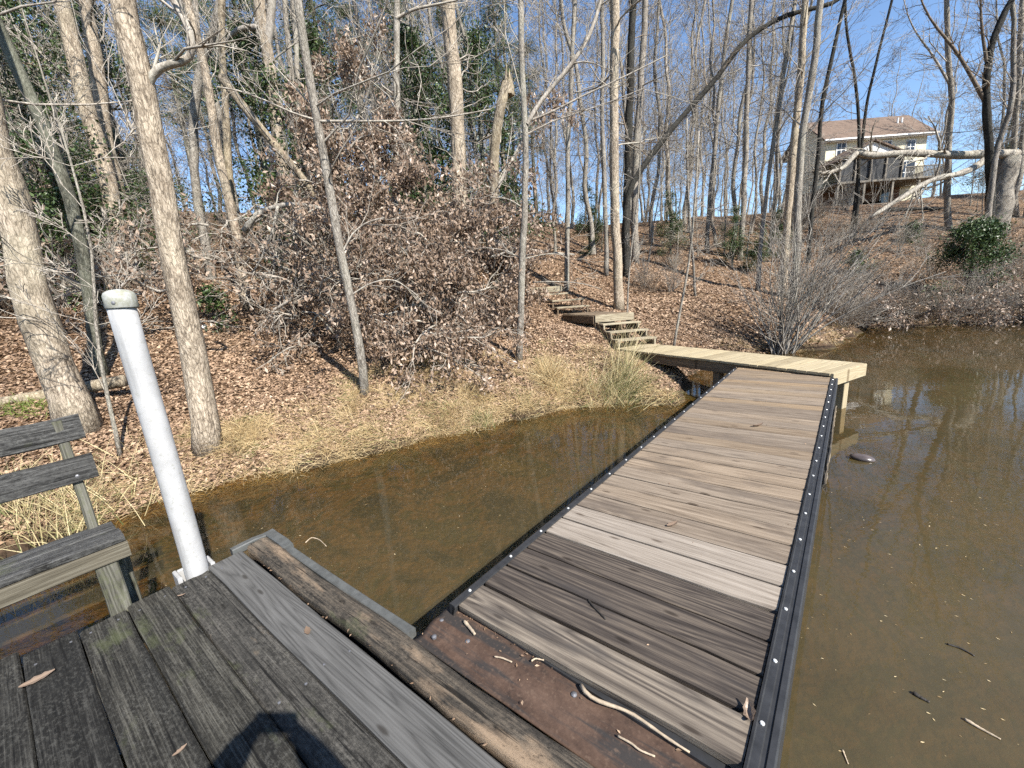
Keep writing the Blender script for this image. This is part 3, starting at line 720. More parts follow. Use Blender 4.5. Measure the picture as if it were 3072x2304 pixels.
beam(stairs, 'stair_wood', (*stp(1.035, -0.045), LZ - 0.09), (*stp(1.035, 0.965), LZ - 0.09), 0.04, 0.19, 'landing_fascia')
beam(stairs, 'stair_dark', (*stp(1.06, -0.062), LZ - 0.12), (*stp(2.75, -0.062), LZ - 0.12), 0.04, 0.20, 'landing_side')
beam(stairs, 'stair_dark', (*stp(1.06, 0.982), LZ - 0.12), (*stp(2.75, 0.982), LZ - 0.12), 0.04, 0.20, 'landing_side')
for (l, w_) in ((1.1, 0.0), (1.1, 0.9), (2.5, 0.0), (2.5, 0.9)):
    p = stp(l, w_); beam(stairs, 'stair_dark', (*p, hz(*p) - 0.3), (*p, LZ - 0.04), 0.09, 0.09, 'landing_post', up=(*SY, 0))
ups = thing('upper_stairs', 'old wooden steps above the landing half hidden by dead leaves', 'stairs', (1.6, 12.4, 1.4))
for k, (px, py) in enumerate((((1690, 918), 0), ((1675, 899), 0), ((1630, 879), 0), ((1610, 862), 0))):
    yy = 11.95 + 0.32 * k; z = 1.37 + 0.2 * (k + 1)
    x0 = at(px[0] / K, px[1] / K, yy).x - 0.18
    A = np.array([x0, yy])
    plank(ups, 'stair_wood', A, A + SX * 0.98, A + SX * 0.98 + SY * 0.27, A + SY * 0.27, z, 0.04, name='tread')
    for w_ in (0.03, 0.93):
        p = A + SX * w_ + SY * 0.05; beam(ups, 'stair_dark', (*p, z - 0.24), (*p, z - 0.042), 0.045, 0.05, 'riser_block', up=(*SY, 0))
A = np.array([x0, 12.95]); 
beam(ups, 'stair_wood', (*(A + SY * -0.02), 2.10), (*(A + SX * 0.98 + SY * -0.02), 2.10), 0.04, 0.18, 'fascia_board')

# ------------------------------------------------------------------ bench on the dock's shore side
bench = thing('bench', 'weathered grey plank bench with slatted back at the dock edge', 'bench', (*dk(3.0, -0.6), ZD))
def bb(a0, b0, z0, a1, b1, z1, w, h, name, mat, up=(0, 0, 1), **kw):
    return beam(bench, mat, (*dk(a0, b0), z0), (*dk(a1, b1), z1), w, h, name, up=up, **kw)
bb(3.015, 0.245, 0.915, 3.015, -1.35, 0.915, 0.14, 0.038, 'seat_plank', 'bench', worn=0.003, seg=10)
bb(3.163, 0.235, 0.915, 3.163, -1.35, 0.915, 0.14, 0.038, 'seat_plank', 'bench', worn=0.003, seg=10)
bb(2.952, 0.25, 0.85, 2.952, -1.36, 0.85, 0.038, 0.088, 'front_rail', 'bench_front', worn=0.002, seg=8)
tilt = Vector((D1[0] * 0.16, D1[1] * 0.16, 1)).normalized()
bb(3.245, 0.245, 1.285, 3.245, -1.35, 1.285, 0.038, 0.140, 'back_slat', 'bench', up=tilt, worn=0.003, seg=10)
bb(3.283, 0.245, 1.505, 3.283, -1.35, 1.505, 0.038, 0.140, 'back_slat', 'bench', up=tilt, worn=0.003, seg=10)
for b_ in (0.16, -1.2):
    p0, p1 = dk(3.15, b_), dk(3.335, b_)
    bb(3.22, b_, 0.60, 3.315, b_, 1.56, 0.042, 0.085, 'back_post', 'bench_post', up=(*D1, 0))
    bb(2.99, b_ - 0.01, 0.40, 2.99, b_ - 0.01, 0.805, 0.088, 0.085, 'leg', 'bench_post', up=(*D1, 0))
    bb(3.21, b_ + 0.05, 0.30, 3.10, b_ + 0.05, 0.88, 0.088, 0.04, 'leg', 'bench_post', up=(*D1, 0))
    bb(2.975, b_ - 0.07, 0.86, 3.25, b_ - 0.07, 0.86, 0.04, 0.085, 'seat_support', 'bench_post')
g = Geo(); g.tube([(0, 0, 0), (0, 0, 0.006), (0, 0, 0.009)], [0.009, 0.009, 0.001], 8, True); bme = g.mesh('bolt')
p = dk(3.226, 0.165)
link('bolt', bme, MAT['bolt'], bench, frame((p[0], p[1], 1.25), (-DN[0], -DN[1], 0), (0, 0, 1), (-D1[0], -D1[1], 0.1)))

# ------------------------------------------------------------------ white pipe pile and bracket
PX, PY = -2.055, 2.235
pile = thing('pipe_pile', 'tall white plastic pipe with a domed stained cap at the dock end', 'pile', (PX, PY, 0))
ptop = 2.19
g = Geo(); zz = np.linspace(-0.9, ptop, 14); g.tube(np.stack([0 * zz + 0.006 * np.sin(zz * 2), 0 * zz, zz], 1), np.full(14, 0.0605), 40, True)
link('pipe', g.mesh('pipe', True), MAT['pvc'], pile, Matrix.Translation((PX, PY, 0)))
g = Geo(); g.tube([(0, 0, -0.045), (0, 0, -0.04), (0, 0, 0.022), (0, 0, 0.038), (0, 0, 0.050), (0, 0, 0.056)], [0.0655, 0.069, 0.068, 0.061, 0.038, 0.002], 40, True)
capo = link('cap', g.mesh('cap', True), MAT['cap'], pile, Matrix.Translation((PX, PY, ptop - 0.01)))
d_ = Vector((-PX - 0.85, -PY - 0.15, 0)).normalized(); d_ = Vector((0.30, -0.95, 0)).normalized()
g = Geo(); g.tube([(0, 0, 0), (0, 0, 0.004), (0, 0, 0.006)], [0.0085, 0.0085, 0.001], 10, True)
link('cap_bolt', g.mesh('cap_bolt'), MAT['bolt'], capo, frame((PX + d_.x * 0.0685, PY + d_.y * 0.0685, ptop - 0.026), d_.cross(Vector((0, 0, 1))), (0, 0, 1), d_))
brk = thing('pile_bracket', 'white plastic bracket clamping the pipe to the dock end', 'bracket', (*dk(2.99, 0.45), 0.45))
def brb(a0, b0, a1, b1, z, w, h, name): 
    p, q = dk(a0, b0), dk(a1, b1); beam(brk, 'pvc', (*p, z), (*q, z), w, h, name, worn=0)
pa = np.array([PX, PY]) @ D1; pbb = np.array([PX, PY]) @ DN
brb(2.975, pbb - 0.085, pa + 0.092, pbb - 0.085, 0.475, 0.022, 0.12, 'side_plate')
brb(2.975, pbb + 0.085, pa + 0.092, pbb + 0.085, 0.475, 0.022, 0.12, 'side_plate')
brb(pa + 0.082, pbb - 0.073, pa + 0.082, pbb + 0.073, 0.475, 0.022, 0.118, 'back_plate')

# ------------------------------------------------------------------ woody growth
def rot_about(v, ax, a):
    ax = ax / (np.linalg.norm(ax) + 1e-9)
    return v * math.cos(a) + np.cross(ax, v) * math.sin(a) + ax * (ax @ v) * (1 - math.cos(a))
def unit(a): return a / (np.sqrt((a * a).sum(-1, keepdims=True)) + 1e-9)
def cross(a, b):
    return np.stack([a[..., 1] * b[..., 2] - a[..., 2] * b[..., 1], a[..., 2] * b[..., 0] - a[..., 0] * b[..., 2], a[..., 0] * b[..., 1] - a[..., 1] * b[..., 0]], -1)
def tubes(g, P, Rd, sides):
    """many tubes at once: P (N, n, 3), Rd (N, n)"""
    N, n, _ = P.shape
    tan = np.empty_like(P); tan[:, 1:-1] = P[:, 2:] - P[:, :-2]; tan[:, 0] = P[:, 1] - P[:, 0]; tan[:, -1] = P[:, -1] - P[:, -2]; tan = unit(tan)
    m0 = unit(tan.mean(1)); ref = np.where(np.abs(m0[:, 2:3]) < 0.75, np.array([[0, 0, 1.0]]), np.array([[0.9, 0.4, 0]]))
    a = unit(cross(tan, np.broadcast_to(ref[:, None, :], tan.shape))); b = cross(tan, a)
    th = np.arange(sides) / sides * 2 * math.pi
    v = P[:, :, None, :] + Rd[:, :, None, None] * (np.cos(th)[None, None, :, None] * a[:, :, None, :] + np.sin(th)[None, None, :, None] * b[:, :, None, :])
    base = (np.arange(N) * n * sides)[:, None, None] + (np.arange(n - 1) * sides)[None, :, None]
    j = np.arange(sides)[None, None, :]; k = (j + 1) % sides
    q = np.stack([base + j, base + k, base + sides + k, base + sides + j], -1).reshape(-1, 4)
    g.add(v.reshape(-1, 3), q)
def grow(g, p, d, Ln, r, rng, kids=(5, 4), up=0.25, crook=0.22, tipr=0.22, sides=(5, 4, 3, 3), minr=0.004, tips=None, lev=0, spread=(0.45, 1.0)):
    p = np.atleast_2d(np.asarray(p, float)); d = unit(np.atleast_2d(np.asarray(d, float))); N = len(p)
    Ln = np.broadcast_to(np.asarray(Ln, float), (N,)); r = np.broadcast_to(np.asarray(r, float), (N,))
    while True:
        N = len(p); n = (7, 5, 4, 4)[lev]
        P = np.empty((N, n, 3)); Dr = np.empty((N, n, 3)); P[:, 0] = p; Dr[:, 0] = d
        for i in range(1, n):
            d = unit(d + rng.normal(0, crook, (N, 3)) + np.array([0, 0, up / n])); Dr[:, i] = d
            P[:, i] = P[:, i - 1] + d * (Ln / (n - 1))[:, None]
        rad = np.maximum(r[:, None] * np.linspace(1, tipr, n)[None], minr)
        tubes(g, P, rad, sides[lev])
        if tips is not None: tips.append(P[:, -1]); tips.append(P[:, n // 2])
        if lev >= len(kids): break
        k = kids[lev]; ix = np.repeat(np.arange(N), k); f = rng.uniform(0.2, 1.0, N * k)
        i = np.minimum((f * (n - 1)).astype(int), n - 2); t = (f * (n - 1) - i)[:, None]
        q = P[ix, i] * (1 - t) + P[ix, i + 1] * t
        ax = unit(rng.normal(size=(N * k, 3))); v = Dr[ix, i]; an = rng.uniform(*spread, N * k)[:, None]
        d = unit(v * np.cos(an) + cross(ax, v) * np.sin(an) + ax * (ax * v).sum(1, keepdims=True) * (1 - np.cos(an)))
        Ln = Ln[ix] * rng.uniform(0.32, 0.6, N * k) * (1.15 - 0.5 * f); r = np.maximum(rad[ix, i] * 0.55, minr); p = q; lev += 1
def limb(g, p, d, Ln, r, lev, rng, kids=(5, 4), up=0.25, crook=0.22, tipr=0.22, minr=0.004, tips=None):
    grow(g, p, d, Ln, r, rng, kids, up, crook, tipr, minr=minr, tips=tips, lev=lev)
def smooth_path(P, n):
    P = np.asarray(P, float); d = np.concatenate([[0], np.cumsum(np.linalg.norm(np.diff(P, axis=0), axis=1))])
    t = np.linspace(0, d[-1], n)
    q = np.stack([np.interp(t, d, P[:, k]) for k in range(3)], 1)
    for _ in range(2): q[1:-1] = 0.25 * q[:-2] + 0.5 * q[1:-1] + 0.25 * q[2:]
    return q
def make_tree(name, label, P, R, barkm, twigm='twig', nb=18, rng=RNG, fr=(0.3, 1.0), blen=(1.0, 3.0), kids=(5, 3), extra=(), cat='tree', flare=1.35, sides=12, group=None, bsc=0.32, leafs=None, cap=False, up=0.3, minr=0.004, bmax=0.05, wob=0.03):
    """a trunk along the world points P with radii R (first, last), its bare branches as the crown"""
    P = np.asarray(P, float); base = P[0]
    n = max(10, min(34, int(np.linalg.norm(P[-1] - P[0]) * 2.2)))
    q = smooth_path(P, n) - base
    t = np.linspace(0, 1, n)
    rad = R[0] + (R[1] - R[0]) * t
    q[1:-1, :2] += rng.normal(0, 0.08, (n - 2, 2)) * rad[1:-1, None]
    Hh = np.linalg.norm(P[-1] - P[0]); zt = t * Hh; ph = rng.uniform(0, 6.28, 4)
    for c_, k_ in ((0, 0), (1, 2)): q[:, c_] += wob * (np.sin(zt * 0.75 + ph[k_]) - np.sin(ph[k_]) + 0.5 * (np.sin(zt * 1.9 + ph[k_ + 1]) - np.sin(ph[k_ + 1])))
    rad = rad * (1 + (flare - 1) * np.exp(-t * np.linalg.norm(P[-1] - P[0]) / 0.35)) * (1 + rng.normal(0, 0.025, n))
    o = thing(name, label, cat, base, group)
    g = Geo(); g.tube(q, rad, sides, cap, 0.035, rng)
    link('trunk', g.mesh('trunk', True), MAT[barkm], o, Matrix.Translation(base))
    g = Geo(); tips = []
    if nb:
        f = rng.uniform(*fr, nb); i = np.minimum((f * (n - 1)).astype(int), n - 2)
        az = rng.uniform(0, 2 * math.pi, nb); el = rng.uniform(0.0, 1.0, nb)
        d = np.stack([np.cos(az) * np.cos(el), np.sin(az) * np.cos(el), np.sin(el)], 1)
        grow(g, q[i], d, rng.uniform(*blen, nb) * (1.2 - 0.5 * f), np.minimum(rad[i] * bsc * rng.uniform(0.4, 1.0, nb), bmax), rng, kids, up, minr=minr, tips=tips)
    for ex in extra:
        e = smooth_path(np.asarray(ex[0], float) - base, 12)
        rr_ = np.linspace(ex[1], ex[2], 12)
        g.tube(e, rr_, 7)
        for k in range(ex[3] if len(ex) > 3 else 5):
            i = rng.integers(2, 11); d = rot_about(e[i] - e[i - 1], rng.normal(size=3), rng.uniform(0.5, 1.1))
            limb(g, e[i], d, rng.uniform(0.3, 1.2), rr_[i] * 0.5, 1, rng, kids, 0.1, tips=tips)
    if g.n: link('crown', g.mesh('crown', True), MAT[twigm], o, Matrix.Translation(base))
    if leafs:
        lg = Geo(); m_ = leafs[0]
        tp_ = np.vstack(tips)
        c = tp_[rng.integers(0, len(tp_), m_)] + rng.normal(0, leafs[2], (m_, 3))
        dd = rng.normal(size=(m_, 3)); dd[:, 2] -= 0.6; dd /= np.linalg.norm(dd, axis=1, keepdims=True)
        nn_ = rng.normal(size=(m_, 3)); nn_ -= dd * (nn_ * dd).sum(1, keepdims=True); nn_ /= np.linalg.norm(nn_, axis=1, keepdims=True)
        ln = rng.uniform(0.05, 0.11, m_)
        lg.leaves(c, dd, nn_, ln, ln * rng.uniform(0.4, 0.6, m_), rng.uniform(-0.3, 0.5, m_), rng.beta(2, 2, m_))
        link('clinging_leaves', lg.mesh('clinging_leaves'), MAT[leafs[1]], o, Matrix.Translation(base))
    return o
def px_path(path, Y=None, grow=6.0):
    """trunk through picture points, standing on the ground at its first point (or Y metres ahead)"""
    if Y is None:
        b0 = hit(*path[0]); Y = b0.y; P = [(b0.x, b0.y, b0.z - 0.12)]
        P += [tuple(at(u, v, Y)) for u, v in path[1:]]
    else:
        P = [tuple(at(u, v, Y)) for u, v in path]
        gz = hz(P[0][0], Y)
        P = [(P[0][0], Y, gz - 0.12)] + [p for p in P if p[2] > gz + 0.4]
    if grow:
        d = np.array(P[-1]) - np.array(P[-2]); d /= np.linalg.norm(d); d = d * 0.5 + np.array([0, 0, 0.5])
        P.append(tuple(np.array(P[-1]) + d / np.linalg.norm(d) * grow))
    return P, Y
def wr(w, Y, u=1106.0): return 0.5 * w * Y / 870.0 * math.cos(math.atan((u - 1106.0) / 870.0))
def pts(path, Y): return [tuple(at(u, v, Y)) for u, v in path]

TREES = [
 # name, label, path (base first), Y, width base px, width top px, bark, nb, options
 ('oak_tree', 'thick pale oak trunk at the far left edge behind the bench', [(172, 925), (110, 740), (50, 560), (-15, 350), (-80, 120)], None, 96, 68, 'bark_pale', 5, {}),
 ('leaning_tree', 'dark greenish slanting trunk crossing the upper left corner', [(205, 760), (196, 610), (178, 470), (130, 330), (62, 180), (2, 70), (-40, -10)], 6.6, 34, 38, 'bark_mossy', 10, {}),
 ('oak_tree', 'broad pale trunk with a whitish band in the upper left wood', [(268, 560), (233, 420), (205, 320), (180, 240), (155, 120), (130, 0)], 10.5, 44, 40, 'bark_pale', 8, {}),
 ('oak_tree', 'straight pale trunk just right of the banded one, upper left', [(262, 480), (238, 380), (220, 267), (200, 130), (182, 0)], 13.0, 38, 30, 'bark_pale', 8, {}),
 ('oak_tree', 'big pale oak with a dark crooked branch, behind the white pipe', [(446, 965), (420, 800), (398, 650), (357, 440), (328, 260), (305, 120), (290, 0)], None, 64, 47, 'bark_pale', 9, {'ex': [([(312, 215), (318, 170), (345, 140), (368, 130), (405, 148), (425, 100), (410, 60), (385, 20), (362, -20)], 0.045, 0.03, 8)]}),
 ('dead_tree', 'tan broken trunk leaning to the right over the dead brush', [(705, 450), (640, 360), (580, 290), (520, 215), (480, 163)], 10.0, 11, 20, 'snag', 4, {'grow': 0}),
 ('dead_tree', 'yellowish bare dead trunk left of the leaning broken trunk', [(500, 480), (492, 330), (487, 150), (485, 0)], 11.5, 18, 15, 'snag', 5, {}),
 ('slim_tree', 'crooked tan trunk with a bend, in front of the yellowish dead trunk', [(492, 455), (475, 380), (455, 260), (442, 180), (425, 90), (402, 0)], 10.2, 24, 14, 'bark_pale', 8, {}),
 ('slim_tree', 'grey trunk standing between the big oak and the dead trunks', [(425, 460), (412, 330), (402, 240), (420, 150), (440, 100), (462, 70)], 12.0, 22, 20, 'bark_grey', 7, {}),
 ('forked_tree', 'pale tree whose trunk forks like a Y near the top, upper left centre', [(600, 330), (590, 230), (578, 150), (566, 60), (556, -20)], 13.0, 32, 24, 'bark_pale', 7, {'ex': [([(574, 110), (583, 60), (588, 0), (590, -60)], 0.13, 0.09, 3), ([(568, 60), (530, 60), (510, 66), (485, 90)], 0.09, 0.05, 4)]}),
 ('slim_tree', 'slender grey double trunk right of the Y-forked tree', [(636, 400), (629, 240), (622, 110), (616, 0)], 14.0, 14, 12, 'bark_grey', 8, {}),
 ('slim_tree', 'slender whitish trunk close behind the slender grey one', [(652, 380), (646, 240), (640, 110), (632, 0)], 15.0, 13, 11, 'bleached', 6, {}),
 ('young_tree', 'slender pale tree curving up in front of the dead leafy brush', [(786, 850), (768, 700), (742, 560), (718, 440), (700, 330), (686, 230), (672, 110), (656, 0)], None, 21, 16, 'bark_grey', 12, {'ex': [([(694, 262), (640, 248), (580, 220), (520, 195), (470, 188)], 0.016, 0.01, 7), ([(695, 262), (760, 262), (860, 262), (930, 258), (1000, 248), (1060, 236)], 0.02, 0.008, 8), ([(740, 545), (760, 505), (790, 480), (830, 470)], 0.016, 0.01, 5), ([(755, 640), (800, 610), (850, 600), (905, 640)], 0.014, 0.006, 5)]}),
 ('slim_tree', 'slender whitish trunk rising behind the top of the dead brush', [(848, 520), (851, 340), (853, 190), (856, 90), (858, 0)], 11.5, 16, 13, 'bleached', 8, {'ex': [([(856, 40), (890, 20), (940, 10), (990, 0)], 0.04, 0.02, 4)]}),
 ('oak_tree', 'tall thick whitish trunk in the middle behind the dead brush', [(992, 500), (990, 400), (984, 280), (974, 130), (966, 0)], 12.6, 34, 28, 'bark_pale', 9, {}),
 ('broken_snag', 'broken snag with a splintered yellow top in the middle', [(1060, 520), (1064, 400), (1072, 280), (1085, 220), (1097, 182)], 12.2, 22, 19, 'snag', 3, {'grow': 0, 'ex': [([(1068, 420), (1085, 385), (1110, 340), (1128, 305)], 0.06, 0.045, 3)]}),
 ('forked_tree', 'slim pale forked tree on the bank left of the steps', [(1119, 778), (1124, 640), (1130, 500), (1135, 330), (1138, 262), (1134, 180), (1130, 0)], None, 15, 11, 'bark_grey', 12, {'ex': [([(1138, 268), (1152, 238), (1190, 190), (1235, 140), (1275, 80), (1300, 0), (1310, -60)], 0.042, 0.03, 7), ([(1140, 262), (1190, 245), (1240, 215), (1330, 175), (1440, 120)], 0.02, 0.01, 7), ([(1131, 450), (1100, 430), (1060, 425)], 0.015, 0.008, 4), ([(1128, 560), (1090, 540), (1050, 535)], 0.012, 0.006, 4), ([(1128, 560), (1180, 548), (1220, 550)], 0.012, 0.006, 4)]}),
 ('pine_tree', 'straight reddish pale trunk on the slope beside the steps', [(1336, 668), (1334, 560), (1331, 400), (1329, 200), (1326, 0)], None, 22, 17, 'bark_pale', 12, {}),
 ('slim_tree', 'thin grey trunk on the slope left of the straight reddish trunk', [(1224, 625), (1226, 500), (1232, 300), (1238, 120), (1242, 0)], None, 11, 8, 'bark_grey', 12, {}),
 ('slim_tree', 'thin grey trunk close left of the straight reddish trunk', [(1309, 595), (1308, 480), (1305, 300), (1302, 130), (1300, 0)], None, 10, 9, 'bark_grey', 10, {}),
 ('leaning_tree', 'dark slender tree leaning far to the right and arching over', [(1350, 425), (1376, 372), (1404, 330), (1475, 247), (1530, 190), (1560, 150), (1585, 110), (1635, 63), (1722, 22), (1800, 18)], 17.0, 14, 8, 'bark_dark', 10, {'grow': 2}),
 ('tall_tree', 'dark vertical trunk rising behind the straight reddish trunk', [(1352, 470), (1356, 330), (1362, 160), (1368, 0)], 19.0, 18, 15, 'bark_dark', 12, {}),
 ('tall_tree', 'grey trunk at the foot of the dark arching tree', [(1372, 470), (1378, 300), (1388, 130), (1396, 0)], 20.0, 16, 12, 'bark_far', 12, {}),
 ('slim_tree', 'slim pale trunk growing straight up behind the platform saplings', [(1527, 545), (1532, 420), (1548, 250), (1568, 90), (1580, 0)], None, 10, 8, 'bark_grey', 12, {}),
 ('slim_tree', 'slim trunk with a gentle lean in front of the small green hollies', [(1644, 500), (1662, 367), (1685, 220), (1705, 83), (1716, 0)], 17.0, 11, 9, 'bark_grey', 14, {}),
 ('tall_tree', 'grey upright tree dividing high up, left of the leaning slim trunk', [(1606, 400), (1610, 290), (1615, 170), (1618, 60), (1620, 0)], 22.0, 13, 9, 'bark_far', 16, {}),
 ('tall_tree', 'left one of a pair of close pale trunks beside the house', [(1703, 480), (1706, 400), (1712, 300), (1728, 167), (1742, 0)], 16.5, 19, 16, 'bark_pale', 14, {}),
 ('tall_tree', 'right one of a pair of close trunks beside the house', [(1722, 500), (1728, 360), (1740, 270), (1752, 183), (1772, 0)], 16.0, 19, 17, 'bark_grey', 14, {}),
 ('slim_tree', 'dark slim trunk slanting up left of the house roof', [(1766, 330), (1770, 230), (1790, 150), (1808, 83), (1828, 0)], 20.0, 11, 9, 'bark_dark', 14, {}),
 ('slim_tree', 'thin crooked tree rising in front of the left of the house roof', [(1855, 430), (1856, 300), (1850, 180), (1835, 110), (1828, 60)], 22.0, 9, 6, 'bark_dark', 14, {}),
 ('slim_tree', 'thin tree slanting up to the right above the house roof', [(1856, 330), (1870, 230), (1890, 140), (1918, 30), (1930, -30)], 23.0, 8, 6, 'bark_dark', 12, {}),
 ('tall_tree', 'slender grey tree standing right of the house by the fallen logs', [(2050, 497), (2045, 333), (2055, 200), (2048, 90), (2044, 0)], None, 17, 11, 'bark_grey', 14, {'ex': [([(2050, 180), (2010, 110), (1975, 70), (1955, 20), (1945, -40)], 0.06, 0.012, 12)]}),
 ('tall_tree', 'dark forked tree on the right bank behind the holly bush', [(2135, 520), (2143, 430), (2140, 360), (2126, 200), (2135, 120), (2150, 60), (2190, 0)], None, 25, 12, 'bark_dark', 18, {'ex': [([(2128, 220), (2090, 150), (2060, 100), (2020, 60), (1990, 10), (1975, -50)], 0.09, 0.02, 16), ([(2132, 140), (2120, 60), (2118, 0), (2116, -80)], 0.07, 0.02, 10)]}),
 ('tall_tree', 'grey tree at the right edge of the picture above the bank', [(2195, 470), (2192, 330), (2200, 180), (2206, 60), (2215, -20)], 24.0, 16, 13, 'bark_far', 16, {}),
 ('sapling', 'thin pale sapling standing behind the near end of the platform', [(1453, 738), (1462, 680), (1478, 600), (1492, 520), (1500, 440)], 9.9, 6, 4, 'bark_grey', 14, {'grow': 1.5, 'bl': (0.4, 1.2)}),
 ('sapling', 'thin upright sapling on the leafy slope behind the platform', [(1502, 640), (1500, 560), (1496, 480), (1490, 400)], None, 6, 4, 'bark_grey', 14, {'grow': 2, 'bl': (0.4, 1.4)}),
 ('sapling', 'very thin pale stem on the slope right of the reddish trunk', [(1352, 640), (1360, 560), (1372, 480), (1380, 420)], 10.8, 4, 3, 'bark_grey', 9, {'grow': 1.5, 'bl': (0.4, 1.2)}),
 ('sapling', 'thin crooked sapling between the bench and the white pipe', [(258, 985), (243, 880), (222, 790), (205, 720), (200, 640), (212, 560), (190, 480)], None, 12, 5, 'bark_grey', 12, {'grow': 1, 'bl': (0.6, 1.8)}),
]
tr = np.random.default_rng(21)
for (nm, lab, path, Y, w0, w1, bk, nb, op) in TREES:
    P, Yb = px_path(path, Y, op.get('grow', 7.0))
    ex = [(pts(e[0], Yb + tr.uniform(-0.05, 0.05)), e[1], e[2], e[3]) for e in op.get('ex', ())]
    H_ = P[-1][2] - P[0][2]
    R0, R1 = wr(w0, Yb, path[0][0]) * 0.95, wr(w1, Yb, path[-1][0]) * 0.95
    if op.get('grow', 7.0) > 3: R1 *= 0.7
    make_tree(nm, lab, P, (R0, R1), bk, 'twig' if bk != 'bark_dark' else 'twig_brown', nb, tr, extra=ex, blen=op.get('bl', (1.2, 3.6)), bmax=0.0018 * Yb + 0.006, kids=(6, 5), flare=1.0 if 'broken' in nm or nm == 'dead_tree' else 1.4 if nm == 'oak_tree' else 1.22, cap=True)

# splinters at the snag's broken top
q = at(1097, 184, 12.2)
sn_root = [o for o in COL.objects if o.name.startswith('broken_snag')][0]
for k in range(5):
    a = k * 1.26; b0 = Vector((0.10 * math.cos(a), 0.10 * math.sin(a), -0.25)); t0 = b0 * 0.6 + Vector((0.05, 0, 0.35 + 0.3 * ((k * 7) % 3) / 2))
    g = Geo(); g.tube([b0, (b0 + t0) / 2, t0], [0.075, 0.055, 0.008], 5, True); link('splinter', g.mesh('splinter'), MAT['snag'], sn_root, Matrix.Translation(q))
# the wood on the hill: bare trees, repeated one by one
FAR = []
for k in range(9):
    Ht = tr.uniform(15, 23); lean = tr.normal(0, 0.7, 2)
    P = [(0, 0, -0.3), (lean[0] * 0.2, lean[1] * 0.2, Ht * 0.3), (lean[0] * 0.6, lean[1] * 0.6, Ht * 0.6), (lean[0], lean[1], Ht)]
    rb = tr.uniform(0.055, 0.13)
    base_t = make_tree('woodland_tree', 'bare slender grey tree in the wood along the hilltop', P, (rb, 0.03), 'bark_far' if k % 3 else 'bark_grey', 'twig', 34, tr,
              fr=(0.15, 0.98), blen=(1.6, 4.6), kids=(5, 5), minr=0.0065, wob=0.13, group='bare trees of the hilltop wood', sides=8, up=0.6)
    FAR.append(base_t)
place = []
tries = 0
while len(place) < 165 and tries < 9000:
    tries += 1
    az = tr.uniform(-1.02, 1.02); dist = 15 + 45 * tr.uniform() ** 0.75
    x, y = math.sin(az) * dist, math.cos(az) * dist
    sd = float(shore_dist(np.array([x]), np.array([y]))[0])
    if sd < 7.5: continue
    if 0.60 < az < 0.86 and dist < 62 and tr.uniform() < 0.93: continue      # the clearing in front of the house
    if 33 < x < 50 and 40 < y < 60: continue
    if az < -0.2 and (dist < 17 or tr.uniform() < 0.45): continue
    if any((x - a) ** 2 + (y - b_) ** 2 < 1.7 for a, b_ in place): continue
    place.append((x, y))
for k in range(34):
    az = tr.uniform(-0.9, 0.55); dist = tr.uniform(42, 78)
    place.append((math.sin(az) * dist, math.cos(az) * dist))
for k in range(26):
    az = tr.uniform(0.50, 1.0); dist = tr.uniform(64, 95) if az < 0.84 else tr.uniform(34, 80)
    place.append((math.sin(az) * dist, math.cos(az) * dist))
for i, (x, y) in enumerate(place):
    mw = Matrix.Translation((x, y, hz(x, y))) @ Matrix.Rotation(tr.uniform(0, 6.28), 4, 'Z') @ Matrix.Rotation(tr.normal(0, 0.035), 4, 'X') @ Matrix.Scale(tr.uniform(0.72, 1.12), 4)
    az = math.degrees(math.atan2(x, y)); k = 0 if az < -28 else 1 if az < -8 else 2 if az < 14 else 3 if az < 36 else 4
    lab = ['bare tree in the wood behind the left oaks', 'bare slender tree in the wood behind the leafy brush', 'bare slender tree on the hilltop above the steps', 'bare slender tree on the hilltop left of the house', 'bare tree in the wood around and behind the house'][k]
    grp = ['wood behind the left oaks', 'wood behind the leafy brush', 'wood above the steps', 'wood left of the house', 'wood around the house'][k]
    if i < len(FAR): FAR[i].matrix_basis = mw; FAR[i]['label'] = lab; FAR[i]['group'] = grp
    else: copy_thing(FAR[i % len(FAR)], mw, lab, grp)

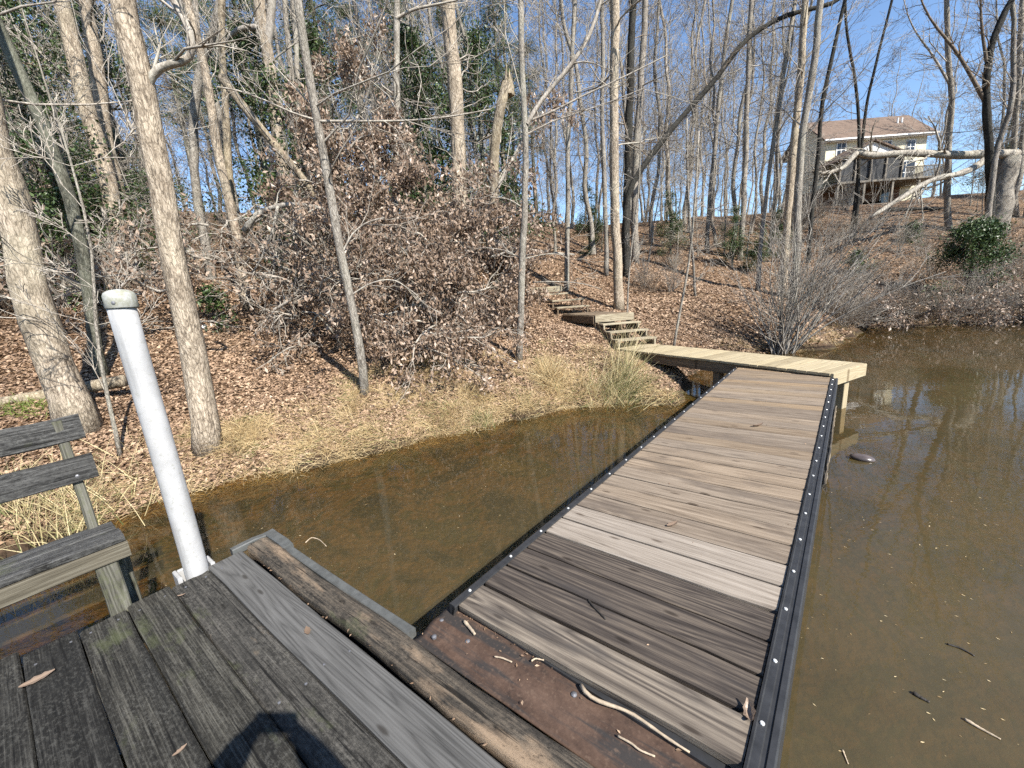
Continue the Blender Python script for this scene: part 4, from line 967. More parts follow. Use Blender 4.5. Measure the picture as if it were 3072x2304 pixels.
# ------------------------------------------------------------------ evergreens
def make_evergreen(name, label, Ht, wd, nleaf, mat, rng, pine=False, group=None, loc=(0, 0, 0)):
    o = thing(name, label, 'tree' if Ht > 2.4 else 'bush', loc, group)
    g = Geo(); q = np.array([(0, 0, -0.2), (0.05, 0, Ht * 0.4), (0.02, 0.05, Ht * 0.97)]); q = smooth_path(q, 10)
    g.tube(q, np.linspace(0.03 + 0.012 * Ht, 0.012, 10), 8)
    link('trunk', g.mesh('trunk', True), MAT['bark_mossy'], o, Matrix.Translation(loc))
    g = Geo(); lg = Geo(); tips = []
    nb = int(16 + 4 * Ht)
    z0 = 0.45 if pine else 0.08
    f = rng.uniform(z0, 0.98, nb); az = rng.uniform(0, 6.283, nb); el = rng.uniform(-0.1, 0.6, nb)
    d = np.stack([np.cos(az) * np.cos(el), np.sin(az) * np.cos(el), np.sin(el)], 1)
    ln = wd * (1.05 - f) ** 0.6 * rng.uniform(0.55, 1.1, nb)
    grow(g, q[(f * 9).astype(int)], d, ln, 0.012 + 0.012 * ln, rng, (5, 3), 0.1, tips=tips)
    link('branches', g.mesh('branches', True), MAT['twig_brown'], o, Matrix.Translation(loc))['kind'] = 'stuff'
    tp_ = np.vstack(tips)
    pick = rng.integers(0, len(tp_), nleaf)
    c = tp_[pick] + rng.normal(0, 0.11 if not pine else 0.10, (nleaf, 3)) * (0.6 + 0.4 * wd)
    dd = rng.normal(size=(nleaf, 3)); dd /= np.linalg.norm(dd, axis=1, keepdims=True)
    nn_ = rng.normal(size=(nleaf, 3)) + np.array([0.2, -0.3, 0.8]); nn_ -= dd * (nn_ * dd).sum(1, keepdims=True); nn_ /= np.linalg.norm(nn_, axis=1, keepdims=True)
    ln = rng.uniform(0.06, 0.12, nleaf) if not pine else rng.uniform(0.12, 0.22, nleaf)
    lg.leaves(c, dd, nn_, ln, ln * (0.5 if not pine else 0.16), rng.uniform(0, 0.4, nleaf), np.clip(rng.beta(2, 2, nleaf) * 0.7 + 0.3 * rng.uniform(size=len(tp_))[pick], 0, 1))
    link('crown', lg.mesh('crown'), MAT[mat], o, Matrix.Translation(loc))
    return o
er = np.random.default_rng(8)
h1 = make_evergreen('holly_tree', 'dark green holly tree among bare trunks in the wood', 5.0, 1.5, 7000, 'holly', er, group='hollies and evergreens in the wood')
h2 = make_evergreen('holly_tree', 'dark green holly tree among bare trunks in the wood', 7.0, 1.8, 9000, 'holly', er, group='hollies and evergreens in the wood')
p1 = make_evergreen('pine_tree', 'tall green pine crown showing between bare trunks', 15.0, 3.0, 15000, 'pine', er, True, group='pines in the wood')
spots = [(h2, 40, 330, 9.5, 1.0), (h1, 130, 350, 11, 1.0), (h2, 30, 230, 13, 1.2), (h2, 90, 170, 16, 1.3), (h1, 10, 420, 8.5, 0.8), (h2, 250, 300, 15, 1.1), (h2, 560, 300, 14, 1.1), (h1, 640, 330, 13, 1.2),
         (h2, 690, 250, 16, 1.2), (h2, 905, 300, 15, 1.15), (h1, 940, 230, 17, 1.4), (h2, 1040, 330, 15.5, 1.2), (h1, 1090, 380, 16, 1.1), (h1, 1270, 400, 21, 0.7), (h1, 1590, 380, 21, 0.62), (h1, 1650, 400, 20, 0.5),
         (h1, 1450, 430, 23, 0.7), (h2, 2190, 430, 28, 1.2), (h1, 1690, 420, 22, 0.5), (h1, 330, 470, 12, 0.6)]
HOLLY = ['dark holly behind the slanting greenish trunk at the upper left', 'green holly between the slanting trunk and the banded trunk', 'tall dark holly in the far upper left corner', 'tall green holly behind the banded trunk near the top', 'low green holly right behind the left edge oak', 'green holly right of the two upper left pale trunks', 'green holly behind the leaning broken trunk', 'green holly below the Y-forked tree', 'tall green holly behind the slender curving tree', 'dark holly left of the tall whitish trunk', 'taller holly rising behind the tall whitish trunk', 'tall holly right behind the broken snag', 'green holly right of the broken snag', 'small holly on the crest left of the reddish trunk', 'round green holly on the crest left of the slim leaning trunk', 'green holly beside the slim leaning trunk', 'small holly on the crest right of the dark arching tree', 'tall evergreen at the far right edge beyond the bank', 'small holly at the foot of the paired trunks by the house', 'low green holly right of the big oak at mid height']
used = set()
for (src, u, v, Y, sc), lab in zip(spots, HOLLY):
    p = at(u, v, Y); z = hz(p.x, Y)
    mw = Matrix.Translation((p.x, Y, z)) @ Matrix.Rotation(er.uniform(0, 6.28), 4, 'Z') @ Matrix.Scale(sc, 4)
    if src.name not in used: used.add(src.name); src.matrix_basis = mw; src['label'] = lab
    else: copy_thing(src, mw, lab)
PINES = ['pine crown at the far left edge of the wood', 'pine crown above the slanting trunk at the upper left', 'pine crown right of the big oak high up', 'pine crown behind the Y-forked tree', 'pine crown behind the slender curving tree', 'far pine crown just left of the slender whitish trunk', 'pine crown between the slender whitish and the tall whitish trunks', 'pine crown just right of the tall whitish trunk', 'pine crown above the broken snag', 'far pine crown behind the yellowish dead trunk', 'far pine crown right behind the slim forked tree']
first = True
for lab, (u, Y, sc) in zip(PINES, ((-40, 26, 1.0), (70, 30, 1.15), (400, 27, 1.0), (560, 24, 1.0), (720, 26, 1.1), (790, 33, 1.1), (880, 25, 1.05), (1000, 29, 1.0), (1085, 24, 0.9), (480, 33, 1.2), (1150, 36, 1.0))):
    x = at(u, 300, Y).x
    mw = Matrix.Translation((x, Y, hz(x, Y))) @ Matrix.Rotation(er.uniform(0, 6.28), 4, 'Z') @ Matrix.Scale(sc, 4)
    if first: p1.matrix_basis = mw; first = False; p1['label'] = lab
    else: copy_thing(p1, mw, lab)
p = hit(2085, 640); make_evergreen('holly_bush', 'dark green holly bush on the right bank above the water', 2.7, 1.7, 11000, 'holly', er, loc=(p.x, p.y, p.z - 0.1))
p = hit(1965, 525); make_evergreen('holly_bush', 'small round green bush on the slope below the house', 1.0, 0.6, 1500, 'holly', er, loc=p)
p = hit(1845, 590); make_evergreen('holly_bush', 'small green bush behind the bare multi-stem shrub', 0.9, 0.7, 1500, 'holly', er, loc=p)
p = hit(470, 700); make_evergreen('holly_bush', 'low dark green bush right of the big oak trunk', 0.8, 0.5, 900, 'holly', er, loc=p)

# ------------------------------------------------------------------ dead leafy brush in the middle
def make_brush(name, label, anchors, nleaf, nlimb, rng, lsize=(0.07, 0.14), spread=0.10, Ll=(0.8, 1.8), cat='brush', dead=0.0):
    """fallen top: limbs spraying out from the anchor points, dead leaves hanging in clumps on them"""
    base = Vector((sum(a[0] for a in anchors) / len(anchors), sum(a[1] for a in anchors) / len(anchors), 0)); base.z = hz(base.x, base.y)
    b_ = np.array(base); o = thing(name, label, cat, base)
    g = Geo(); tips = []
    an = np.array(anchors)[rng.integers(0, len(anchors), nlimb)]; az = rng.uniform(0, 6.283, nlimb); el = rng.normal(0.25, 0.5, nlimb)
    d = np.stack([np.cos(az) * np.cos(el), np.sin(az) * np.cos(el) - 0.25, np.sin(el)], 1)
    grow(g, an - b_ + rng.normal(0, 0.25, (nlimb, 3)), d, rng.uniform(*Ll, nlimb), rng.uniform(0.012, 0.035, nlimb), rng, (6, 4), -0.35, 0.3, tips=tips)
    link('branches', g.mesh('branches', True), MAT['twig'], o, Matrix.Translation(base))['kind'] = 'stuff'
    tp_ = np.vstack(tips); keep = rng.uniform(size=len(tp_)) > 0.45 + 0.55 * dead; tp_ = tp_[keep]
    gz = hgt(tp_[:, 0] + b_[0], tp_[:, 1] + b_[1]) - b_[2]; tp_ = tp_[tp_[:, 2] > gz + 0.05]
    pick = rng.integers(0, len(tp_), nleaf)
    c = tp_[pick] + rng.normal(0, spread, (nleaf, 3)) - np.array([0, 0, 0.05])
    gz = hgt(c[:, 0] + b_[0], c[:, 1] + b_[1]) - b_[2]; c[:, 2] = np.maximum(c[:, 2], gz + 0.03)
    dd = rng.normal(size=(nleaf, 3)) * 0.7; dd[:, 2] -= 0.7; dd /= np.linalg.norm(dd, axis=1, keepdims=True)
    nn_ = rng.normal(size=(nleaf, 3)); nn_ -= dd * (nn_ * dd).sum(1, keepdims=True); nn_ /= np.linalg.norm(nn_, axis=1, keepdims=True)
    ln = rng.uniform(*lsize, nleaf)
    lg = Geo(); lg.leaves(c, dd, nn_, ln, ln * rng.uniform(0.35, 0.55, nleaf), rng.uniform(-0.2, 0.6, nleaf), np.clip(0.65 * rng.beta(2, 2, nleaf) + 0.35 * rng.uniform(size=len(tp_))[pick], 0, 1))
    link('dead_leaves', lg.mesh('dead_leaves'), MAT['dry_leaf'], o, Matrix.Translation(base))
    return o
br = np.random.default_rng(33)
def A(*uvY): return [tuple(at(u, v, Y)) for u, v, Y in uvY]
make_brush('fallen_treetop', 'tall peak of dead brown leaves in the middle of the brush', A((765, 260, 11.0), (780, 320, 10.8), (740, 330, 11), (830, 350, 10.8), (800, 400, 10.5), (730, 410, 10.6), (880, 420, 10.6), (850, 480, 10.2), (770, 470, 10.2), (765, 215, 11.2)), 17000, 46, br)
make_brush('fallen_treetop', 'low mass of silvery brown leaves hanging over the bank', A((760, 560, 9.0), (830, 580, 8.9), (900, 580, 8.9), (960, 560, 9.2), (800, 640, 8.5), (880, 660, 8.3), (950, 640, 8.5), (850, 690, 8.1), (920, 700, 8.0), (790, 690, 8.2), (900, 740, 7.6), (860, 740, 7.6)), 19000, 50, br, lsize=(0.06, 0.12))
make_brush('fallen_treetop', 'dead leafy brush at the foot of the tall whitish trunk', A((950, 470, 10.8), (1010, 470, 11.0), (1060, 500, 10.6), (1000, 540, 10.0), (1050, 560, 9.8), (920, 500, 10.2)), 9000, 24, br)
make_brush('fallen_treetop', 'grey tangle of bare and leafy branches right of the big oak', A((470, 480, 10.0), (540, 500, 9.6), (600, 520, 9.5), (500, 560, 9.0), (570, 600, 8.6), (640, 600, 8.8), (660, 540, 9.3), (700, 620, 8.8), (520, 640, 8.4), (640, 670, 8.1)), 2600, 60, br, dead=0.5)
make_brush('dead_brush', 'low brown leafy shrub beside the upper steps', A((1070, 590, 10.4), (1110, 600, 10.4), (1085, 560, 11.2), (1100, 650, 9.6), (1070, 660, 9.4)), 5000, 16, br, Ll=(0.5, 1.0))
make_brush('dead_brush', 'brownish thicket behind the bench and the left trunks', A((60, 500, 9.0), (130, 520, 9), (240, 520, 10), (330, 520, 10), (120, 600, 8.0), (300, 590, 8.6), (330, 640, 8.0)), 2600, 30, br, dead=0.5)
make_brush('dead_brush', 'reddish brown dead leaves hanging from the fork of the slim tree', A((1170, 300, 11.5), (1185, 260, 11.5), (1200, 280, 12)), 500, 5, br, Ll=(0.4, 0.9), spread=0.1)

# bleached crooked limb lying in the brush
limbs = [('bleached_limb', 'bleached crooked limb arching over the brush beside the slender tree', [(528, 500), (545, 470), (583, 447), (633, 440), (690, 447), (737, 470)], 8.4, 0.055, 0.03),
         ('bleached_limb', 'pale forked limb sloping down through the grey tangle', [(600, 445), (590, 500), (565, 560), (545, 590)], 8.3, 0.03, 0.015),
         ('fallen_branch', 'long thin pale branch lying across the upper steps', [(1150, 610), (1200, 608), (1260, 612), (1300, 625)], 10.6, 0.02, 0.008)]
for (nm, lab, path, Y, r0, r1) in limbs:
    q = smooth_path(pts(path, Y), 14); bse = q[0].copy(); o = thing(nm, lab, 'branch', bse)
    g = Geo(); g.tube(q - bse, np.linspace(r0, r1, 14) * (1 + br.normal(0, 0.08, 14)), 8, True, 0.05, br)
    link('stem', g.mesh('stem', True), MAT['bleached'], o, Matrix.Translation(bse))
    g = Geo()
    for k in range(9):
        i = br.integers(2, 13); limb(g, q[i] - bse, br.normal(size=3), br.uniform(0.25, 0.8), r1 * 0.6, 1, br, (5, 3), 0.0)
    link('twigs', g.mesh('twigs', True), MAT['twig'], o, Matrix.Translation(bse))['kind'] = 'stuff'

# fallen and snapped trees on the right bank
p0 = hit(2150, 505); Yb = p0.y
P, _ = px_path([(2148, 505), (2155, 440), (2168, 380), (2178, 340)], None, 0)
sn = make_tree('snapped_tree', 'snapped grey tree on the right bank with its top fallen level', P, (wr(40, Yb), wr(30, Yb)), 'bark_grey', 'twig', 2, br, flare=1.1, cap=True)
def log(name, label, path, Y, w0, w1, mat, twigs=8, cat='log'):
    q = smooth_path([tuple(at(u, v, y)) for (u, v), y in zip(path, np.linspace(Y[0], Y[1], len(path)))], 18); bse = q[0].copy()
    o = thing(name, label, cat, bse)
    g = Geo(); rr_ = np.linspace(wr(w0, Y[0]), wr(w1, Y[1]), 18) * (1 + br.normal(0, 0.06, 18)); g.tube(q - bse, rr_, 10, True, 0.04, br)
    link('trunk', g.mesh('trunk', True), MAT[mat], o, Matrix.Translation(bse))
    if twigs:
        g = Geo()
        for k in range(twigs):
            i = br.integers(6, 17); d = q[i] - q[i - 1]; d = rot_about(d, br.normal(size=3), br.uniform(0.4, 1.2)); limb(g, q[i] - bse, d, br.uniform(0.6, 2.2), rr_[i] * 0.4, 0, br, (5, 3), -0.1)
        link('branches', g.mesh('branches', True), MAT['bleached'], o, Matrix.Translation(bse))['kind'] = 'stuff'
    return o
log('fallen_tree', 'long pale trunk lying level across in front of the house', [(2195, 333), (2140, 332), (2070, 336), (1990, 330), (1920, 332), (1870, 340), (1850, 328)], (Yb, Yb - 0.6), 18, 10, 'bleached', 14)
log('fallen_limb', 'pale limb slanting down to the left from the snapped tree', [(2128, 345), (2098, 368), (2062, 378), (2010, 388), (1950, 425), (1880, 470)], (Yb - 0.3, Yb - 2.2), 13, 7, 'bleached', 10, 'branch')
log('fallen_limb', 'thin pale limb hanging left of the house with many twigs', [(1850, 330), (1820, 365), (1780, 375), (1755, 372)], (Yb - 0.8, Yb - 1.2), 10, 5, 'bleached', 14, 'branch')
log('rotten_log', 'rotten fallen log on the ground behind the left oak', [(-10, 872), (60, 862), (140, 845), (270, 822)], (5.3, 5.9), 26, 26, 'snag', 0)
log('ground_log', 'thin dead trunk lying on the slope above the steps', [(1090, 532), (1150, 540), (1210, 548), (1240, 550)], (15.0, 15.4), 5, 4, 'bleached', 0)
log('ground_log', 'dark log lying on the ground below the house', [(1900, 453), (1960, 452), (2020, 450), (2080, 455)], (26, 27), 7, 6, 'bark_dark', 0)

# bare shrubs
def make_shrub(name, label, loc, stems, Ht, rng, fan=0.6, group=None, r0=0.013, kids=(5, 3), lean=(0, 0)):
    o = thing(name, label, 'shrub', loc, group); g = Geo()
    az = rng.uniform(0, 6.283, stems); t = np.abs(rng.normal(0, fan, stems))
    d = np.stack([np.cos(az) * np.sin(t) + lean[0], np.sin(az) * np.sin(t) + lean[1], np.cos(t)], 1)
    p0_ = np.stack([rng.normal(0, 0.09, stems), rng.normal(0, 0.09, stems), np.full(stems, -0.1)], 1)
    grow(g, p0_, d, Ht * rng.uniform(0.55, 1.1, stems), r0 * rng.uniform(0.7, 1.4, stems), rng, kids, 0.15, 0.12, 0.3, minr=0.0035)
    link('stems', g.mesh('stems', True), MAT['twig_brown' if stems < 30 and rng.uniform() < 0.6 else 'twig'], o, Matrix.Translation(loc)); return o
p = hit(1690, 768); make_shrub('bare_shrub', 'bare many-stemmed shrub fanning out behind the platform', (p.x, p.y, p.z), 52, 3.7, br, 0.40, r0=0.018, kids=(5, 4), lean=(0.10, 0))
SH = [make_shrub('bare_shrub', 'x', (0, 0, 0), 18, 1.8, br, 0.62, 'bare undergrowth shrubs', r0=0.012, kids=(6, 4)) for _ in range(5)]
AREAS = [(40, (1740, 2240), (520, 690), (0.45, 0.95), 'bare brown shrub in the thicket along the right bank', 'shrubs of the right bank thicket'),
         (14, (1640, 1900), (450, 530), (0.6, 1.0), 'bare shrub on the slope just below the house', 'shrubs below the house'),
         (14, (1380, 1640), (470, 640), (0.4, 0.8), 'low bare shrub on the leafy slope behind the platform', 'shrubs on the slope behind the platform'),
         (16, (-30, 420), (500, 690), (0.5, 0.9), 'low bare shrub among the left trunks behind the pipe', 'shrubs among the left trunks'),
         (9, (430, 720), (480, 640), (0.5, 0.9), 'low bare shrub inside the grey tangle of branches', 'shrubs in the grey tangle'),
         (7, (1080, 1160), (500, 600), (0.35, 0.6), 'low bare shrub around the upper steps', 'shrubs around the upper steps')]
i = 0
for (cnt, ur, vr, sr, lab, grp) in AREAS:
    for k in range(cnt):
        p = hit(br.uniform(*ur), br.uniform(*vr))
        if p.z < 0.12: continue
        mw = Matrix.Translation(p) @ Matrix.Rotation(br.uniform(0, 6.28), 4, 'Z') @ Matrix.Scale(br.uniform(*sr), 4)
        if i < len(SH): SH[i].matrix_basis = mw; SH[i]['label'] = lab; SH[i]['group'] = grp
        else: copy_thing(SH[i % len(SH)], mw, lab, grp)
        i += 1
for (x, y) in zip(br.uniform(10.5, 24, 30), br.uniform(0.05, 0.9, 30)):
    yy = float(np.interp(x, SHORE[:, 0], SHORE[:, 1])) + y
    mw = Matrix.Translation((x, yy, hz(x, yy))) @ Matrix.Rotation(br.uniform(0.2, 0.7), 4, 'X') @ Matrix.Rotation(br.uniform(0, 6.28), 4, 'Z') @ Matrix.Scale(br.uniform(0.5, 0.9), 4)
    copy_thing(SH[i % len(SH)], mw, 'bare twiggy shrub leaning out over the water of the far bank', 'shrubs overhanging the far water edge'); i += 1
make_brush('dead_brush', 'dark leafy brush overhanging the water below the holly bush', [(x, float(np.interp(x, SHORE[:, 0], SHORE[:, 1])) + 0.35, 0.55) for x in (13.2, 14.2, 15.3, 16.4, 17.5, 18.8)], 5200, 44, br, Ll=(0.7, 1.5), spread=0.14)
# understory: young bare trees with fine pale twigs
SAP = []
for k in range(4):
    Ht = br.uniform(4.0, 6.5); ln = br.normal(0, 0.5, 2)
    SAP.append(make_tree('young_tree', 'x', [(0, 0, -0.15), (ln[0] * 0.3, ln[1] * 0.3, Ht * 0.45), (ln[0], ln[1], Ht)], (0.035, 0.008), 'bark_grey', 'twig', 26, br, fr=(0.12, 0.97), blen=(0.7, 2.0), kids=(5, 4), sides=7, group='x', up=0.2, minr=0.0035))
i = 0
for (cnt, ur, vr, lab, grp) in [(12, (60, 420), (530, 700), 'thin young tree with fine pale twigs among the left trunks', 'young trees among the left trunks'),
                                (10, (430, 760), (470, 640), 'thin young twiggy tree rising from the grey tangle', 'young trees in the grey tangle'),
                                (12, (780, 1300), (470, 560), 'thin young twiggy tree on the slope behind the brush', 'young trees behind the brush'),
                                (12, (1360, 1700), (450, 580), 'thin young bare tree on the slope behind the platform', 'young trees behind the platform'),
                                (4, (1700, 1830), (430, 560), 'thin young bare tree in front of the left side of the house', 'young trees by the house'),
                                (8, (2060, 2230), (440, 560), 'thin young bare tree right of the house', 'young trees right of the house')]:
    for k in range(cnt):
        p = hit(br.uniform(*ur), br.uniform(*vr))
        mw = Matrix.Translation(p) @ Matrix.Rotation(br.uniform(0, 6.28), 4, 'Z') @ Matrix.Rotation(br.normal(0, 0.1), 4, 'X') @ Matrix.Scale(br.uniform(0.6, 1.15), 4)
        if i < len(SAP): SAP[i].matrix_basis = mw; SAP[i]['label'] = lab; SAP[i]['group'] = grp
        else: copy_thing(SAP[i % len(SAP)], mw, lab, grp)
        i += 1

# ------------------------------------------------------------------ house on the hill
m, nt, b = new_mat('cream_lap_siding', 0.7, 0.25)
v = coords(nt, (1, 1, 1), rand=False); sz = nt.nodes.new('ShaderNodeSeparateXYZ'); L(nt, v, sz.inputs[0])
lap = math_n(nt, 'FRACT', math_n(nt, 'MULTIPLY', sz.outputs[2], 5.5))
L(nt, mix(nt, ramp(nt, noise(nt, v, 1.5, 4, 0.6), [(0.3, (0, 0, 0)), (0.8, (0.3, 0.3, 0.3))]), (0.68, 0.63, 0.47), (0.58, 0.53, 0.40)), b.inputs['Base Color']); bump(nt, b, lap, 0.8, 0.02)
MAT['siding'] = m
m, nt, b = new_mat('brown_shingles', 0.9, 0.1)
v = coords(nt, (1, 1, 1), rand=False); bk_ = nd(nt, 'ShaderNodeTexBrick', Scale=3.0); L(nt, v, bk_.inputs['Vector'])
bk_.inputs['Color1'].default_value = (0.17, 0.12, 0.09, 1); bk_.inputs['Color2'].default_value = (0.12, 0.088, 0.068, 1); bk_.inputs['Mortar'].default_value = (0.085, 0.06, 0.05, 1)
L(nt, mix(nt, 0.4, bk_.outputs[0], ramp(nt, noise(nt, v, 2, 5, 0.6), [(0.3, (0.10, 0.075, 0.06)), (0.7, (0.21, 0.16, 0.125))])), b.inputs['Base Color'])
MAT['shingle'] = m
m, nt, b = new_mat('red_brown_brick', 0.9, 0.15)
v = coords(nt, (1, 1, 1), rand=False); bk_ = nd(nt, 'ShaderNodeTexBrick', Scale=4.0)
cmb = nt.nodes.new('ShaderNodeSeparateXYZ'); L(nt, v, cmb.inputs[0]); cb2 = nt.nodes.new('ShaderNodeCombineXYZ'); L(nt, cmb.outputs[0], cb2.inputs[0]); L(nt, cmb.outputs[2], cb2.inputs[1]); L(nt, cb2.outputs[0], bk_.inputs['Vector'])
bk_.inputs['Color1'].default_value = (0.19, 0.10, 0.065, 1); bk_.inputs['Color2'].default_value = (0.14, 0.075, 0.05, 1); bk_.inputs['Mortar'].default_value = (0.25, 0.22, 0.19, 1); bk_.inputs['Mortar Size'].default_value = 0.012
L(nt, bk_.outputs[0], b.inputs['Base Color']); MAT['brick'] = m
MAT['white_paint'] = plain('white_trim_paint', (0.72, 0.72, 0.70), 0.6, 0.3, 0.06, 3)
MAT['pane'] = plain('dark_window_glass', (0.03, 0.035, 0.045), 0.08, 0.6, 0.2, 2)
MAT['deck_grey'] = plain('grey_deck_timber', (0.20, 0.18, 0.15), 0.85, 0.2, 0.25, 5)
MAT['screen'] = plain('dark_porch_screen', (0.035, 0.036, 0.038), 0.6, 0.3, 0.2, 2)
house = thing('house', 'cream two-storey house with brown roof and raised deck on the hill', 'house', (40, 46, 8.0))
def hpart(name, fn, mat, parent=None):
    g = Geo(); fn(g); return link(name, g.mesh(name), MAT[mat], parent or house)
hpart('wall', lambda g: g.box(34.6, 45.2, 46, 52, 10.6, 15.25), 'siding')
hpart('lower_wall', lambda g: g.box(34.62, 43.0, 46.02, 51.98, 7.0, 10.597), 'brick')
hpart('lower_wall', lambda g: g.box(43.003, 45.18, 46.02, 51.98, 7.0, 10.597), 'siding')  # lighter cream puts the sunlit right part of this wall into the colour
def roof_f(g, x0=34.0, x1=45.75, ye=45.45, yr=49.0, yb=52.6, ze=15.15, zr=18.0, t=0.18):
    A_ = []
    for x in (x0, x1): A_ += [(x, ye, ze), (x, yr, zr), (x, yb, ze), (x, yb, ze - t), (x, yr, zr - t), (x, ye, ze - t)]
    g.add(A_, [(0, 1, 7, 6), (1, 2, 8, 7), (2, 3, 9, 8), (3, 4, 10, 9), (4, 5, 11, 10), (5, 0, 6, 11), (0, 5, 4, 1), (1, 4, 3, 2), (6, 7, 10, 11), (7, 8, 9, 10)])
roof = hpart('roof', roof_f, 'shingle')
hpart('gable_wall', lambda g: g.add([(45.19, 46, 15.25), (45.19, 52, 15.25), (45.19, 49, 17.6), (44.9, 46, 15.25), (44.9, 52, 15.25), (44.9, 49, 17.6)], [(0, 1, 4, 3), (1, 2, 5, 4), (2, 0, 3, 5)], [(0, 2, 1), (3, 4, 5)]), 'siding')
hpart('gable_wall', lambda g: g.add([(34.9, 46, 15.25), (34.9, 52, 15.25), (34.9, 49, 17.6), (34.61, 46, 15.25), (34.61, 52, 15.25), (34.61, 49, 17.6)], [(0, 1, 4, 3), (1, 2, 5, 4), (2, 0, 3, 5)], [(0, 2, 1), (3, 4, 5)]), 'siding')
hpart('gutter', lambda g: g.box(34.0, 45.75, 45.33, 45.447, 15.0, 15.14), 'white_paint')
hpart('soffit', lambda g: g.box(34.1, 45.65, 45.46, 45.997, 14.93, 14.965), 'white_paint')
for x in (43.3, 43.75): hpart('roof_vent', lambda g: g.tube([(x, 47.6, 16.5), (x, 47.6, 17.35)], [0.09, 0.09], 8, True), 'white_paint', roof)
def window(xc, zc, w, h, y=46.0, name='window', mull=1):
    f = hpart(name, lambda g: [g.box(xc - w / 2 - 0.1, xc + w / 2 + 0.1, y - 0.06, y - 0.003, zc - h / 2 - 0.1, zc - h / 2), g.box(xc - w / 2 - 0.1, xc + w / 2 + 0.1, y - 0.06, y - 0.003, zc + h / 2, zc + h / 2 + 0.1),
              g.box(xc - w / 2 - 0.1, xc - w / 2, y - 0.06, y - 0.003, zc - h / 2 + 0.001, zc + h / 2 - 0.001), g.box(xc + w / 2, xc + w / 2 + 0.1, y - 0.06, y - 0.003, zc - h / 2 + 0.001, zc + h / 2 - 0.001),
              g.box(xc - w / 2 + 0.001, xc + w / 2 - 0.001, y - 0.05, y - 0.012, zc - 0.035, zc + 0.035)] + [g.box(xc - w / 2 + w * k / (mull + 1) - 0.03, xc - w / 2 + w * k / (mull + 1) + 0.03, y - 0.052, y - 0.014, zc - h / 2 + 0.002, zc + h / 2 - 0.002) for k in range(1, mull + 1)], 'white_paint')
    hpart('pane', lambda g: g.box(xc - w / 2 + 0.003, xc + w / 2 - 0.003, y - 0.035, y - 0.02, zc - h / 2 + 0.003, zc + h / 2 - 0.003), 'pane', f)
window(43.5, 14.0, 0.85, 1.25); window(41.0, 14.1, 0.85, 1.2); window(36.2, 14.2, 0.85, 1.25); window(38.0, 9.4, 0.9, 1.2, 46.02); window(41.5, 9.3, 1.0, 1.6, 46.02)
window(43.3, 11.55, 1.8, 2.1, name='glass_door'); window(40.9, 11.7, 0.9, 1.3)
# porch with its own gable over the deck
hpart('porch_roof', lambda g: [g.add([(33.2, 42.2, 12.35), (36.45, 42.2, 14.0), (36.45, 46.0, 14.0), (33.2, 46.0, 12.35), (33.2, 42.2, 12.2), (36.45, 42.2, 13.85), (36.45, 46.0, 13.85), (33.2, 46.0, 12.2)], [(0, 1, 2, 3), (7, 6, 5, 4), (0, 4, 5, 1), (0, 3, 7, 4), (3, 2, 6, 7)]),
                                g.add([(36.452, 42.2, 14.0), (40.1, 42.2, 12.55), (40.1, 46.0, 12.55), (36.452, 46.0, 14.0), (36.452, 42.2, 13.85), (40.1, 42.2, 12.4), (40.1, 46.0, 12.4), (36.452, 46.0, 13.85)], [(0, 1, 2, 3), (7, 6, 5, 4), (0, 4, 5, 1), (1, 5, 6, 2), (3, 2, 6, 7)])], 'shingle')
hpart('porch_gable', lambda g: g.add([(33.5, 42.45, 12.36), (39.8, 42.45, 12.5), (36.45, 42.45, 13.83), (33.5, 42.6, 12.36), (39.8, 42.6, 12.5), (36.45, 42.6, 13.83)], [(0, 1, 4, 3)], [(0, 1, 2), (3, 5, 4)]), 'white_paint')
hpart('porch_screen', lambda g: g.box(33.6, 39.7, 42.62, 42.68, 10.4, 12.35), 'screen')
for x in (33.6, 35.1, 36.6, 38.1, 39.7): hpart('porch_post', lambda g: g.box(x - 0.07, x + 0.07, 42.46, 42.6, 10.36, 12.34), 'deck_grey')
hpart('deck_floor', lambda g: g.box(33.2, 44.25, 42.2, 45.99, 10.15, 10.33), 'deck_grey')
for x in (33.4, 36.0, 38.8, 41.4, 44.1): hpart('deck_post', lambda g: g.box(x - 0.09, x + 0.09, 42.3, 42.48, 6.6, 10.147), 'deck_grey')
hpart('rail_cap', lambda g: [g.box(39.85, 44.3, 42.2, 42.32, 11.22, 11.3), g.box(44.17, 44.29, 42.33, 45.98, 11.22, 11.3)], 'deck_grey')
bo = hpart('balusters', lambda g: [g.box(x - 0.025, x + 0.025, 42.24, 42.29, 10.335, 11.218) for x in np.arange(39.9, 44.3, 0.14)] + [g.box(44.2, 44.25, y - 0.025, y + 0.025, 10.335, 11.218) for y in np.arange(42.4, 45.9, 0.14)], 'deck_grey'); bo['kind'] = 'stuff'
for k in range(3):
    hpart('porch_step', lambda g: g.box(34.2 + 0.5 * k, 37.0, 40.8 + 0.3 * k, 41.4, 7.0, 7.75 + 0.22 * k), 'deck_grey')

